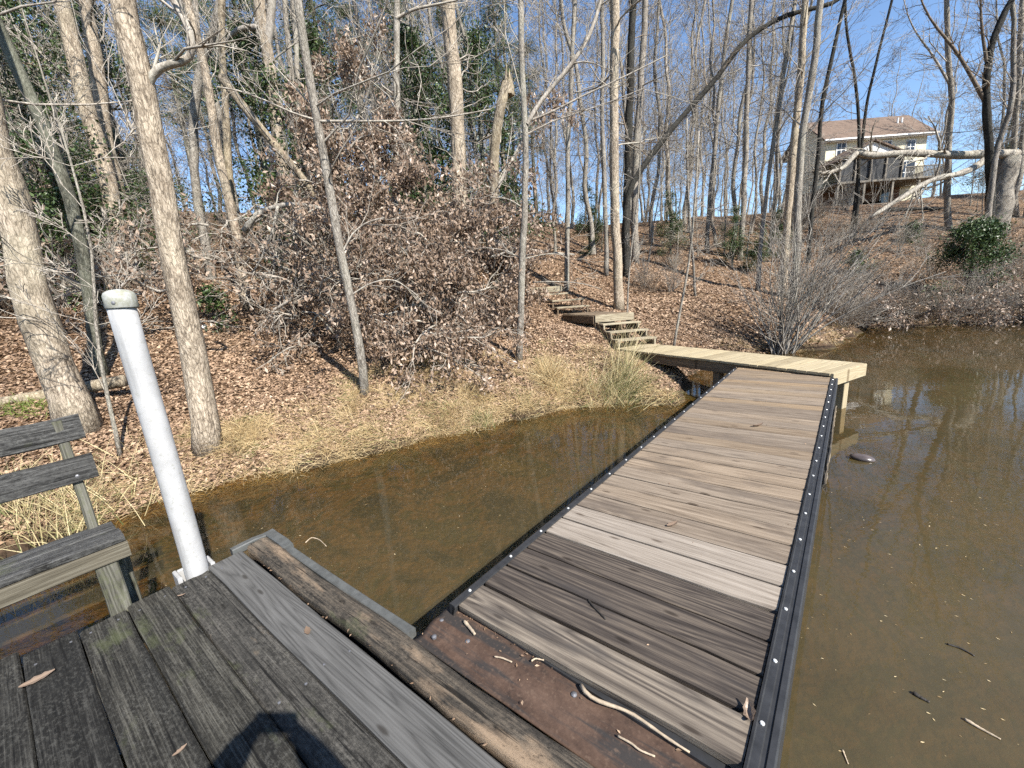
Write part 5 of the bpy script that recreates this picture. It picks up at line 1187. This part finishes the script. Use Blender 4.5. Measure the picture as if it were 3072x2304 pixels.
# ------------------------------------------------------------------ leaf litter, straw, rushes
lr = np.random.default_rng(77)
def litter(n, r0, r1, s0, s1, seed_sz, tilt=0.55):
    lg = np.exp(lr.uniform(math.log(r0), math.log(r1), n)); az = lr.uniform(-1.02, 1.02, n)
    x, y = np.sin(az) * lg, np.cos(az) * lg
    sd = shore_dist(x, y); k = (sd > s0) & (sd < s1); x, y = x[k], y[k]; n = len(x)
    z = hgt(x, y) + 0.012
    up = np.stack([lr.normal(0, tilt, n), lr.normal(0, tilt, n) - 0.2, np.ones(n)], 1); up /= np.linalg.norm(up, axis=1, keepdims=True)
    d = lr.normal(size=(n, 3)); d -= up * (d * up).sum(1, keepdims=True); d /= np.linalg.norm(d, axis=1, keepdims=True)
    ln = lr.uniform(*seed_sz, n) * (1 + np.hypot(x, y) / 60)
    patch_ = 0.5 + 0.25 * np.sin(x * 0.9 + 1) * np.cos(y * 0.7) + 0.15 * np.sin(x * 2.7 + y * 2.1)
    rnd = np.clip(lr.beta(2, 2.2, n) * 0.8 + 0.25 * (patch_ - 0.3), 0, 1)
    return np.stack([x, y, z], 1), d, up, ln, ln * lr.uniform(0.4, 0.7, n), lr.uniform(-0.25, 0.6, n), rnd
g = Geo()
g.leaves(*litter(190000, 4.6, 13, 0.03, 9, (0.035, 0.075)))
g.leaves(*litter(110000, 12, 34, 0.10, 26, (0.05, 0.10), 0.6))
o = link('leaf_litter', g.mesh('leaf_litter'), MAT['litter']); o['kind'] = 'stuff'; o['label'] = 'thick layer of brown fallen leaves covering the slope'; o['category'] = 'leaves'
def blades(c, d, Ln, w, droop, rnd):
    """grass blades: base c, start direction d; three bending segments"""
    n = len(c); out = np.stack([lr.normal(size=n), lr.normal(size=n), np.zeros(n)], 1); side = np.cross(d, out + 1e-3); side /= np.linalg.norm(side, axis=1, keepdims=True)
    V = []; p = c.copy(); dd = d.copy()
    for i in range(4):
        wi = (w * (1 - i / 3.0) + 0.0006)[:, None]
        V += [p - side * wi, p + side * wi]
        p = p + dd * (Ln / 3)[:, None]; dd = dd + np.array([0, 0, -1.0]) * droop[:, None] ; dd /= np.linalg.norm(dd, axis=1, keepdims=True)
    V = np.stack(V, 1).reshape(-1, 3); b0 = np.arange(n)[:, None] * 8
    Q = np.concatenate([b0 + np.array([[0, 1, 3, 2]]), b0 + np.array([[2, 3, 5, 4]]), b0 + np.array([[4, 5, 7, 6]])], 1).reshape(-1, 4)
    return V, Q, np.repeat(rnd, 3)
def tufts(centres, per, spread, Ln, lean, green=0.06):
    n = len(centres) * per; ci = np.repeat(np.arange(len(centres)), per)
    xy = centres[ci] + lr.normal(0, spread, (n, 2)); z = hgt(xy[:, 0], xy[:, 1])
    k = z > -0.08; xy, z, ci = xy[k], z[k], ci[k]; n = len(z)
    base_dir = lr.normal(0, lean, (len(centres), 2))[ci]
    d = np.stack([base_dir[:, 0] + lr.normal(0, 0.4, n) - 0.05, base_dir[:, 1] + lr.normal(0, 0.4, n) - 0.25, np.full(n, 0.5)], 1); d /= np.linalg.norm(d, axis=1, keepdims=True)
    rnd = np.clip((0.55 * lr.beta(2, 2, n) + 0.45 * lr.uniform(size=len(centres))[ci]), 0, 0.9); gr = lr.uniform(size=len(centres))[ci] < green * 2; rnd = np.where(gr & (lr.uniform(size=n) < 0.5), 1.0, rnd)
    return blades(np.stack([xy[:, 0], xy[:, 1], z - 0.01], 1), d, lr.uniform(*Ln, n), lr.uniform(0.0016, 0.0034, n), lr.uniform(0.12, 0.55, n), rnd)
def along_shore(n, x0, x1, s0, s1, power=1.0):
    seg = SHORE[(SHORE[:, 0] > x0 - 3) & (SHORE[:, 0] < x1 + 3)]
    x = lr.uniform(x0, x1, n); y = np.interp(x, SHORE[:, 0], SHORE[:, 1]); s_ = s0 + (s1 - s0) * lr.uniform(size=n) ** power
    dx = 0.3; sl = (np.interp(x + dx, SHORE[:, 0], SHORE[:, 1]) - np.interp(x - dx, SHORE[:, 0], SHORE[:, 1])) / (2 * dx); nn_ = np.hypot(1, sl)
    return np.stack([x - sl / nn_ * s_, y + s_ / nn_], 1)
g = Geo()
c = np.vstack([along_shore(330, -4.6, 2.8, -0.06, 0.28), along_shore(330, -2.4, 2.7, 0.2, 2.0, 1.3), along_shore(60, -4.4, -2.4, 0.2, 1.1), along_shore(60, 5.5, 11.5, 0, 0.7), along_shore(40, -8, -4.6, 0.0, 0.9)])
V, Q, rn = tufts(c, 44, 0.10, (0.07, 0.24), 0.55); g.add(V, Q, None, rn)
V, Q, rn = tufts(along_shore(60, 12, 24, 0, 0.8), 26, 0.2, (0.25, 0.5), 0.3); g.add(V, Q, None, rn)
for (u, v, nn_) in ((470, 935, 16), (545, 930, 16), (520, 960, 14), (640, 965, 10), (760, 880, 10), (860, 860, 14), (930, 800, 14), (1010, 850, 16), (1180, 800, 14), (1210, 850, 12), (1250, 830, 14), (1080, 880, 12), (960, 900, 14)):
    p = hit(u, v); cc = np.array([[p.x, p.y]]) + lr.normal(0, 0.16, (nn_, 2)); V, Q, rn = tufts(cc, 40, 0.07, (0.14, 0.36), 0.4, 0.02); g.add(V, Q, None, rn)
o = link('straw_grass', g.mesh('straw_grass'), MAT['straw']); o['kind'] = 'stuff'; o['label'] = 'dry straw-coloured grass along the water edge'; o['category'] = 'grass'
# rush clump beside the platform and smaller clumps
def clump(name, label, u, v, n, Ln, spread, mat='rush', fan=0.5, tilt=(0, 0), cat='plant', lo=0.0):
    p = hit(u, v); o = thing(name, label, cat, (p.x, p.y, p.z))
    xy = lr.normal(0, spread, (n, 2)); d = np.stack([lr.normal(0, fan, n) + tilt[0], lr.normal(0, fan, n) + tilt[1], np.full(n, 0.9)], 1); d /= np.linalg.norm(d, axis=1, keepdims=True)
    zz = hgt(xy[:, 0] + p.x, xy[:, 1] + p.y) - p.z
    V, Q, rn = blades(np.stack([xy[:, 0], xy[:, 1], np.maximum(zz, -0.15)], 1), d, lr.uniform(*Ln, n), lr.uniform(0.002, 0.005, n), lr.uniform(0.05, 0.42, n), np.clip(lr.beta(1.6, 1.6, n) + lo, 0, 1))
    g = Geo(); g.add(V, Q, None, rn); link('blades', g.mesh('blades'), MAT[mat], o, Matrix.Translation(p))['kind'] = 'stuff'
    return o
clump('rush_clump', 'big clump of green and tan rushes at the water by the platform', 1330, 858, 560, (0.3, 0.85), 0.22, fan=0.5, tilt=(0.4, -0.2), lo=0.12)
clump('rush_clump', 'tan reed stalks standing tall beside the lower steps', 1345, 800, 130, (0.6, 1.15), 0.16, fan=0.28, tilt=(0.25, 0), lo=0.45)
clump('grass_tussock', 'arching straw tussock on the bank left of the rushes', 1190, 825, 420, (0.35, 0.7), 0.12, mat='straw', fan=0.6, tilt=(-0.2, -0.2))
clump('weed_clump', 'dry weeds standing in the mud behind the bench', 110, 1120, 420, (0.3, 0.7), 0.32, mat='rush', fan=0.4, lo=0.3)
clump('green_weed', 'yellow-green leafy weed on the log behind the bench', 50, 885, 260, (0.08, 0.2), 0.16, mat='green_leaf', fan=0.7)
clump('green_weed', 'small bright green sprig in the dead leafy brush', 908, 605, 70, (0.08, 0.16), 0.07, mat='green_leaf', fan=0.8)
clump('grass_tussock', 'small green-white tuft at the water edge, middle of the cove', 1040, 915, 180, (0.15, 0.3), 0.10, mat='rush', fan=0.6)

# ------------------------------------------------------------------ things lying about
def stick(name, label, path, z, r0, r1, mat='stick', cat='stick', n=14, parent=None):
    q = smooth_path([tuple(atz(u, v, z)) for u, v in path], n); bse = q[0].copy()
    g = Geo(); g.tube(q - bse, np.linspace(r0, r1, n) * (1 + lr.normal(0, 0.1, n)), 7, True, 0.05, lr)
    return tag(link(name, g.mesh(name, True), MAT[mat], None, Matrix.Translation(bse)), label, cat)
stick('stick', 'long pale crooked stick lying against the gangway end', [(1255, 1480), (1262, 1500), (1290, 1515), (1350, 1532), (1395, 1560), (1440, 1595), (1490, 1625)], ZD + 0.026, 0.0085, 0.004)
stick('twig', 'short dark straight twig lying across the dark gangway boards', [(1270, 1295), (1282, 1310), (1308, 1337)], ZR + 0.006, 0.005, 0.004, 'dark_stick', 'twig')
stick('twig', 'stubby pale twig on the rusty plate near its corner', [(1003, 1342), (1012, 1352), (1026, 1370)], ZD + 0.022, 0.008, 0.006, 'stick', 'twig')
stick('twig', 'thin curved pale twig on the middle of the rusty plate', [(1068, 1418), (1085, 1421), (1106, 1430)], ZD + 0.020, 0.0035, 0.003, 'stick', 'twig')
stick('twig', 'small curved pale twig touching the gangway end board', [(1148, 1428), (1156, 1422), (1175, 1426)], ZD + 0.024, 0.0035, 0.003, 'stick', 'twig')
stick('twig', 'thin twig lying beside the long crooked stick', [(1335, 1590), (1365, 1606), (1380, 1620), (1415, 1634)], ZD + 0.022, 0.004, 0.003, 'stick', 'twig')
stick('floating_stick', 'pale straight stick floating at the lower right', [(2083, 1553), (2120, 1575), (2162, 1597)], 0.004, 0.008, 0.004, 'stick')
stick('floating_stick', 'dark curved twig floating at the right side', [(2046, 1391), (2075, 1400), (2105, 1417)], 0.003, 0.006, 0.004, 'dark_stick')
stick('floating_stick', 'short thick dark stick floating below the curved twig', [(1973, 1497), (1990, 1508), (2008, 1517)], 0.003, 0.011, 0.006, 'dark_stick')
stick('floating_stick', 'curled yellowish straw floating in the cove beside the dock corner', [(660, 1172), (672, 1160), (690, 1165), (705, 1180)], 0.003, 0.005, 0.003, 'stick')
stick('floating_stick', 'thin pale straw floating near the gangway in the lower right', [(1820, 1450 + 170), (1826, 1635), (1832, 1650)], 0.003, 0.004, 0.003, 'stick')
def dead_leaf(label, u, v, z, size, rz, curl=0.5, mat='dry_leaf', name='dead_leaf'):
    p = atz(u, v, z); n = 11; V = []
    for i in range(n):
        t = i / (n - 1); lobe = 0.55 + 0.45 * abs(math.sin(t * 10.5 + 0.4))
        w = size * 0.33 * math.sin(math.pi * (0.05 + 0.9 * t)) * lobe; zc = curl * size * ((t - 0.45) ** 2) * 0.9; tw = 0.5 * curl * math.sin(3 * t)
        V += [(size * (t - 0.5), -w * 0.8, zc + (0.45 + tw) * w * curl), (size * (t - 0.5), -w * 0.4, zc + 0.1 * w), (size * (t - 0.5), 0, zc), (size * (t - 0.5), w * 0.45, zc + 0.12 * w), (size * (t - 0.5), w * 0.85, zc + (0.55 - tw) * w * curl)]
    Q = [(i * 5 + k, i * 5 + 5 + k, i * 5 + 6 + k, i * 5 + 1 + k) for i in range(n - 1) for k in range(4)]
    g = Geo(); g.add(V, Q, None, lr.uniform(0.3, 0.6))
    return tag(link(name, g.mesh(name), MAT[mat], None, Matrix.Translation((p.x, p.y, z + 0.006)) @ Matrix.Rotation(rz, 4, 'Z')), label, 'leaf')
dead_leaf('curled orange-brown leaf in the middle of the gangway', 1452, 1135, ZR, 0.085, 0.4)
dead_leaf('pale crumpled leaf on the far half of the gangway', 1637, 921, ZR, 0.12, 0.2, 0.8)
dead_leaf('pale curled leaf caught in the gap at the near right gangway corner', 1618, 1545, ZR, 0.075, 1.2, 1.2)
dead_leaf('pinkish brown leaf on the leftmost dock board', 82, 1470, ZD, 0.11, 0.8, 0.3)
dead_leaf('small curled leaf near the bottom of the dark dock boards', 390, 1625, ZD, 0.045, 1.0, 0.6)
dead_leaf('little pale leaf scrap on the board beside the white pipe', 393, 1288, ZD, 0.04, 0.3, 0.6)
dead_leaf('reddish needle cluster on the silver grey dock board', 665, 1365, ZD, 0.06, 2.2, 0.3)
dead_leaf('dry leaf stuck beside the edge timber near its far end', 605, 1210, ZD, 0.07, 2.4, 0.9)
g = Geo()                                   # crumbs and leaf bits in the joints
n = 260; bits = []
for k in range(n):
    t = lr.uniform()
    if t < 0.35: q = dk(lr.uniform(-1, 1.4), 1.145 + abs(lr.normal(0, 0.012)) * -1); z = ZD + 0.016
    elif t < 0.5: q = dk(lr.uniform(-1, 2.9), 0.765 + lr.normal(0, 0.008)); z = ZD + 0.004
    elif t < 0.8:
        f = lr.uniform(); q = FL * f + FR_ * (1 - f) - U2 * abs(lr.normal(0.03, 0.03)); z = ZR + 0.006
    elif t < 0.9: q = dk(lr.uniform(-0.5, 1.4), lr.uniform(0.93, 1.12)); z = ZD + 0.014
    else: q = NL + U2 * lr.uniform(0, 6) + VP * lr.uniform(0.05, 1.25); z = ZR + 0.003
    bits.append((q[0], q[1], z))
bits = np.array(bits); up = np.tile([0, 0, 1.0], (n, 1)) + lr.normal(0, 0.3, (n, 3)); up /= np.linalg.norm(up, axis=1, keepdims=True)
d = lr.normal(size=(n, 3)); d -= up * (d * up).sum(1, keepdims=True); d /= np.linalg.norm(d, axis=1, keepdims=True); ln = lr.uniform(0.007, 0.024, n)
g.leaves(bits, d, up, ln, ln * 0.5, lr.uniform(-0.2, 0.5, n), lr.uniform(0.1, 0.75, n))
o = link('leaf_crumbs', g.mesh('leaf_crumbs'), MAT['litter']); o['kind'] = 'stuff'; o['label'] = 'leaf crumbs in the deck joints'; o['category'] = 'debris'
g = Geo(); n = 750                         # flecks drifting on the pond
x = lr.uniform(0.9, 14, n); y = lr.uniform(0.6, 11, n); near = lr.uniform(size=n) < 0.55; x = np.where(near, lr.uniform(0.9, 4.5, n), x); y = np.where(near, lr.uniform(0.6, 3.6, n), y)
xl = lr.uniform(-3.5, 2.5, 260); yl = lr.uniform(2.6, 6.6, 260); x = np.concatenate([x, xl]); y = np.concatenate([y, yl]); n = len(x)
k = shore_dist(x, y) < -0.1; x, y = x[k], y[k]; n = len(x)
up = np.tile([0, 0, 1.0], (n, 1)); th = lr.normal(2.6, 0.7, n); d = np.stack([np.cos(th), np.sin(th), 0 * th], 1); ln = lr.uniform(0.005, 0.02, n) * (1 + 0.08 * y)
g.leaves(np.stack([x, y, np.full(n, 0.003)], 1), d, up, ln, ln * lr.uniform(0.12, 0.4, n), np.full(n, 0.02), np.where(lr.uniform(size=n) < 0.45, lr.uniform(0.5, 0.9, n), lr.uniform(0, 0.1, n)))
o = link('floating_debris', g.mesh('floating_debris'), MAT['straw']); o['kind'] = 'stuff'; o['label'] = 'straw flecks and bits floating on the pond'; o['category'] = 'debris'
# dark rounded thing awash beside the gangway
p = atz(1866, 992, 0.0); g = Geo(); V = []; n1, n2 = 10, 18
for i in range(n1 + 1):
    ph = -math.pi / 2 + math.pi * i / n1
    for j in range(n2):
        t = 2 * math.pi * j / n2; V.append((0.115 * math.cos(ph) * math.cos(t) * (1 + 0.12 * math.cos(t)), 0.078 * math.cos(ph) * math.sin(t), 0.042 * math.sin(ph) + 0.012 * math.cos(t) * math.cos(ph)))
Q = [(i * n2 + j, i * n2 + (j + 1) % n2, (i + 1) * n2 + (j + 1) % n2, (i + 1) * n2 + j) for i in range(n1) for j in range(n2)]
g.add(V, Q)
tag(link('floating_shell', g.mesh('floating_shell', True), MAT['shell'], None, Matrix.Translation((p.x, p.y, 0.012)) @ Matrix.Rotation(math.radians(152), 4, 'Z')), 'dark oval shell-like object floating right of the gangway', 'float')
# striped scrap on the leaves right of the big oak
p = hit(443, 712); g = Geo(); g.tube([(0, 0, -0.05), (0, 0, -0.03), (0, 0, 0), (0, 0, 0.03), (0, 0, 0.05)], [0.012, 0.04, 0.052, 0.04, 0.012], 12, True)
tag(link('striped_ball', g.mesh('striped_ball', True), MAT['white_paint'], None, Matrix.Translation((p.x, p.y, p.z + 0.05))), 'small white ball lying in leaves right of the big oak', 'ball')
# blue drum float under the dock's left end
q = dk(3.30, -0.80); g = Geo(); g.tube([(-0.4, 0, 0), (-0.39, 0, 0), (-0.2, 0, 0), (-0.19, 0, 0), (0.19, 0, 0), (0.2, 0, 0), (0.39, 0, 0), (0.4, 0, 0)], [0.2, 0.215, 0.215, 0.222, 0.222, 0.215, 0.215, 0.2], 24, True)
tag(link('drum_float', g.mesh('drum_float', True), MAT['blue'], None, frame((q[0], q[1], 0.14), (-DN[0], -DN[1], 0), (D1[0], D1[1], 0))), 'blue plastic drum floating under the bench', 'drum')

# ------------------------------------------------------------------ the photographer, whose shadow falls on the dock
right, upv, fwd = cx, -cy, cz
lens = Vector((0, 0, CAM_H)); pc_ = lens + right * 0.052 - upv * 0.022 - fwd * 0.02
MAT['phone'] = plain('black_phone', (0.02, 0.02, 0.022), 0.3, 0.5, 0.1, 5)
MAT['skin'] = plain('skin', (0.52, 0.33, 0.25), 0.55, 0.35, 0.06, 12); MAT['jacket'] = plain('navy_jacket', (0.035, 0.042, 0.07), 0.85, 0.2, 0.25, 25, 0, 0.2)
MAT['jeans'] = plain('blue_jeans', (0.07, 0.09, 0.15), 0.85, 0.2, 0.2, 30, 0, 0.2); MAT['hair'] = plain('brown_hair', (0.05, 0.032, 0.02), 0.7, 0.3, 0.3, 40); MAT['shoe'] = plain('dark_shoe', (0.03, 0.03, 0.03), 0.6, 0.3, 0.2, 20)
g = Geo(); g.box(-0.080, 0.080, -0.039, 0.039, -0.005, 0.005)
tag(link('phone', g.mesh('phone'), MAT['phone'], None, frame(pc_, right, upv, right.cross(upv))), 'dark phone held up level in both hands of the photographer', 'phone')
def skin(name, verts, edges_, radii, lev=2):
    me = bpy.data.meshes.new(name); me.from_pydata(verts, edges_, []); o = bpy.data.objects.new(name, me); COL.objects.link(o)
    o.modifiers.new('s', 'SKIN'); 
    for i, r in enumerate(radii): me.skin_vertices[0].data[i].radius = r if isinstance(r, tuple) else (r, r)
    me.skin_vertices[0].data[0].use_root = True
    sb = o.modifiers.new('d', 'SUBSURF'); sb.levels = lev; sb.render_levels = lev
    dg = bpy.context.evaluated_depsgraph_get(); m2_ = bpy.data.meshes.new_from_object(o.evaluated_get(dg)); m2_.name = name
    bpy.data.objects.remove(o); bpy.data.meshes.remove(me); return m2_
hl = pc_ - right * 0.082 - upv * 0.012 - fwd * 0.012; hr_ = pc_ + right * 0.082 - upv * 0.012 - fwd * 0.012
PB = Vector((0.07, -0.46, 0)); V = []; Ed = []; Ra = []
def jv(p, r, par=None):
    V.append(tuple(p)); Ra.append(r)
    if par is not None: Ed.append((par, len(V) - 1))
    return len(V) - 1
z0 = ZD
pel = jv((PB.x, PB.y, z0 + 0.93), (0.165, 0.115)); wst = jv((PB.x, PB.y, z0 + 1.10), (0.145, 0.105), pel); che = jv((PB.x, PB.y, z0 + 1.30), (0.165, 0.12), wst); nb0 = jv((PB.x, PB.y + 0.01, z0 + 1.44), (0.075, 0.07), che)
nck = jv((PB.x - 0.01, PB.y + 0.03, z0 + 1.50), 0.055, nb0); ch_ = jv((PB.x - 0.02, PB.y + 0.06, z0 + 1.555), (0.066, 0.08), nck); hd = jv((PB.x - 0.02, PB.y + 0.055, z0 + 1.63), (0.076, 0.092), ch_); ht = jv((PB.x - 0.02, PB.y + 0.045, z0 + 1.70), (0.062, 0.075), hd)
for sgn, hand in ((-1, hl), (1, hr_)):
    sh = jv((PB.x + sgn * 0.17, PB.y, z0 + 1.385), 0.07, che); el = Vector((PB.x + sgn * 0.37, PB.y + 0.20, z0 + 1.22))
    um = jv((Vector(V[sh]) + el) / 2, 0.078, sh); ei = jv(el, 0.074, um); fm = jv((el + hand) / 2, 0.066, ei); wri = jv(el.lerp(hand, 0.80), 0.05, fm); pal = jv(hand - fwd * 0.012 + right * sgn * 0.006 - upv * 0.02, (0.042, 0.03), wri)
    for k in range(4):
        b0 = jv(hand + right * sgn * 0.006 + upv * (0.028 - 0.018 * k) - fwd * 0.010, 0.0095, pal); jv(hand + right * -sgn * 0.018 + upv * (0.03 - 0.019 * k) + fwd * (0.006), 0.008, b0)
    t0 = jv(hand - right * sgn * 0.004 - upv * 0.035 - fwd * 0.02, 0.011, pal); jv(hand - right * sgn * 0.03 - upv * 0.012 - fwd * 0.018, 0.009, t0)
    hp = jv((PB.x + sgn * 0.09, PB.y, z0 + 0.86), (0.095, 0.095), pel); kn = jv((PB.x + sgn * 0.11, PB.y + 0.02, z0 + 0.48), 0.062, hp); cf = jv((PB.x + sgn * 0.115, PB.y - 0.01, z0 + 0.33), 0.058, kn); an = jv((PB.x + sgn * 0.12, PB.y - 0.02, z0 + 0.09), 0.042, cf); he = jv((PB.x + sgn * 0.12, PB.y - 0.01, z0 + 0.045), 0.043, an); jv((PB.x + sgn * 0.14, PB.y + 0.17, z0 + 0.035), (0.042, 0.034), he)
bm_ = skin('person', V, Ed, Ra)
for k_ in ('skin', 'jacket', 'jeans', 'hair', 'shoe'): bm_.materials.append(MAT[k_])
for f in bm_.polygons:
    c_ = f.center; h_ = c_.z - z0; f.use_smooth = True
    dist_h = min((c_ - hl).length, (c_ - hr_).length)
    if dist_h < 0.085: f.material_index = 0
    elif h_ > 1.475: f.material_index = 3 if (h_ > 1.66 or c_.y < PB.y + 0.02) and h_ > 1.54 else 0
    elif h_ > 0.88: f.material_index = 1
    elif h_ > 0.09: f.material_index = 2
    else: f.material_index = 4
per = thing('person', 'person in dark jacket and jeans holding up a phone on the dock', 'person', (PB.x, PB.y, z0))
link('body', bm_, None, per)
hx = Vector((PB.x - 0.02, PB.y + 0.06, z0 + 1.60))
g = Geo(); g.tube([hx + Vector((0, 0.078, 0.035)), hx + Vector((0, 0.10, 0.0)), hx + Vector((0, 0.082, -0.012))], [0.007, 0.014, 0.006], 8, True); link('nose', g.mesh('nose', True), MAT['skin'], per)
for sgn in (-1, 1):
    g = Geo(); g.tube([hx + Vector((sgn * 0.032, 0.072, 0.028)), hx + Vector((sgn * 0.032, 0.084, 0.028)), hx + Vector((sgn * 0.032, 0.088, 0.028))], [0.012, 0.010, 0.002], 8, True); link('eye', g.mesh('eye', True), MAT['pane'], per)
    g = Geo(); g.tube([hx + Vector((sgn * 0.070, 0.0, 0.035)), hx + Vector((sgn * 0.084, -0.008, 0.015)), hx + Vector((sgn * 0.074, 0.0, -0.02))], [0.008, 0.016, 0.007], 8, True); link('ear', g.mesh('ear', True), MAT['skin'], per)
g = Geo(); g.tube([hx + Vector((-0.024, 0.076, -0.034)), hx + Vector((0, 0.086, -0.036)), hx + Vector((0.024, 0.076, -0.034))], [0.003, 0.007, 0.003], 6, True); link('mouth', g.mesh('mouth', True), MAT['skin'], per)
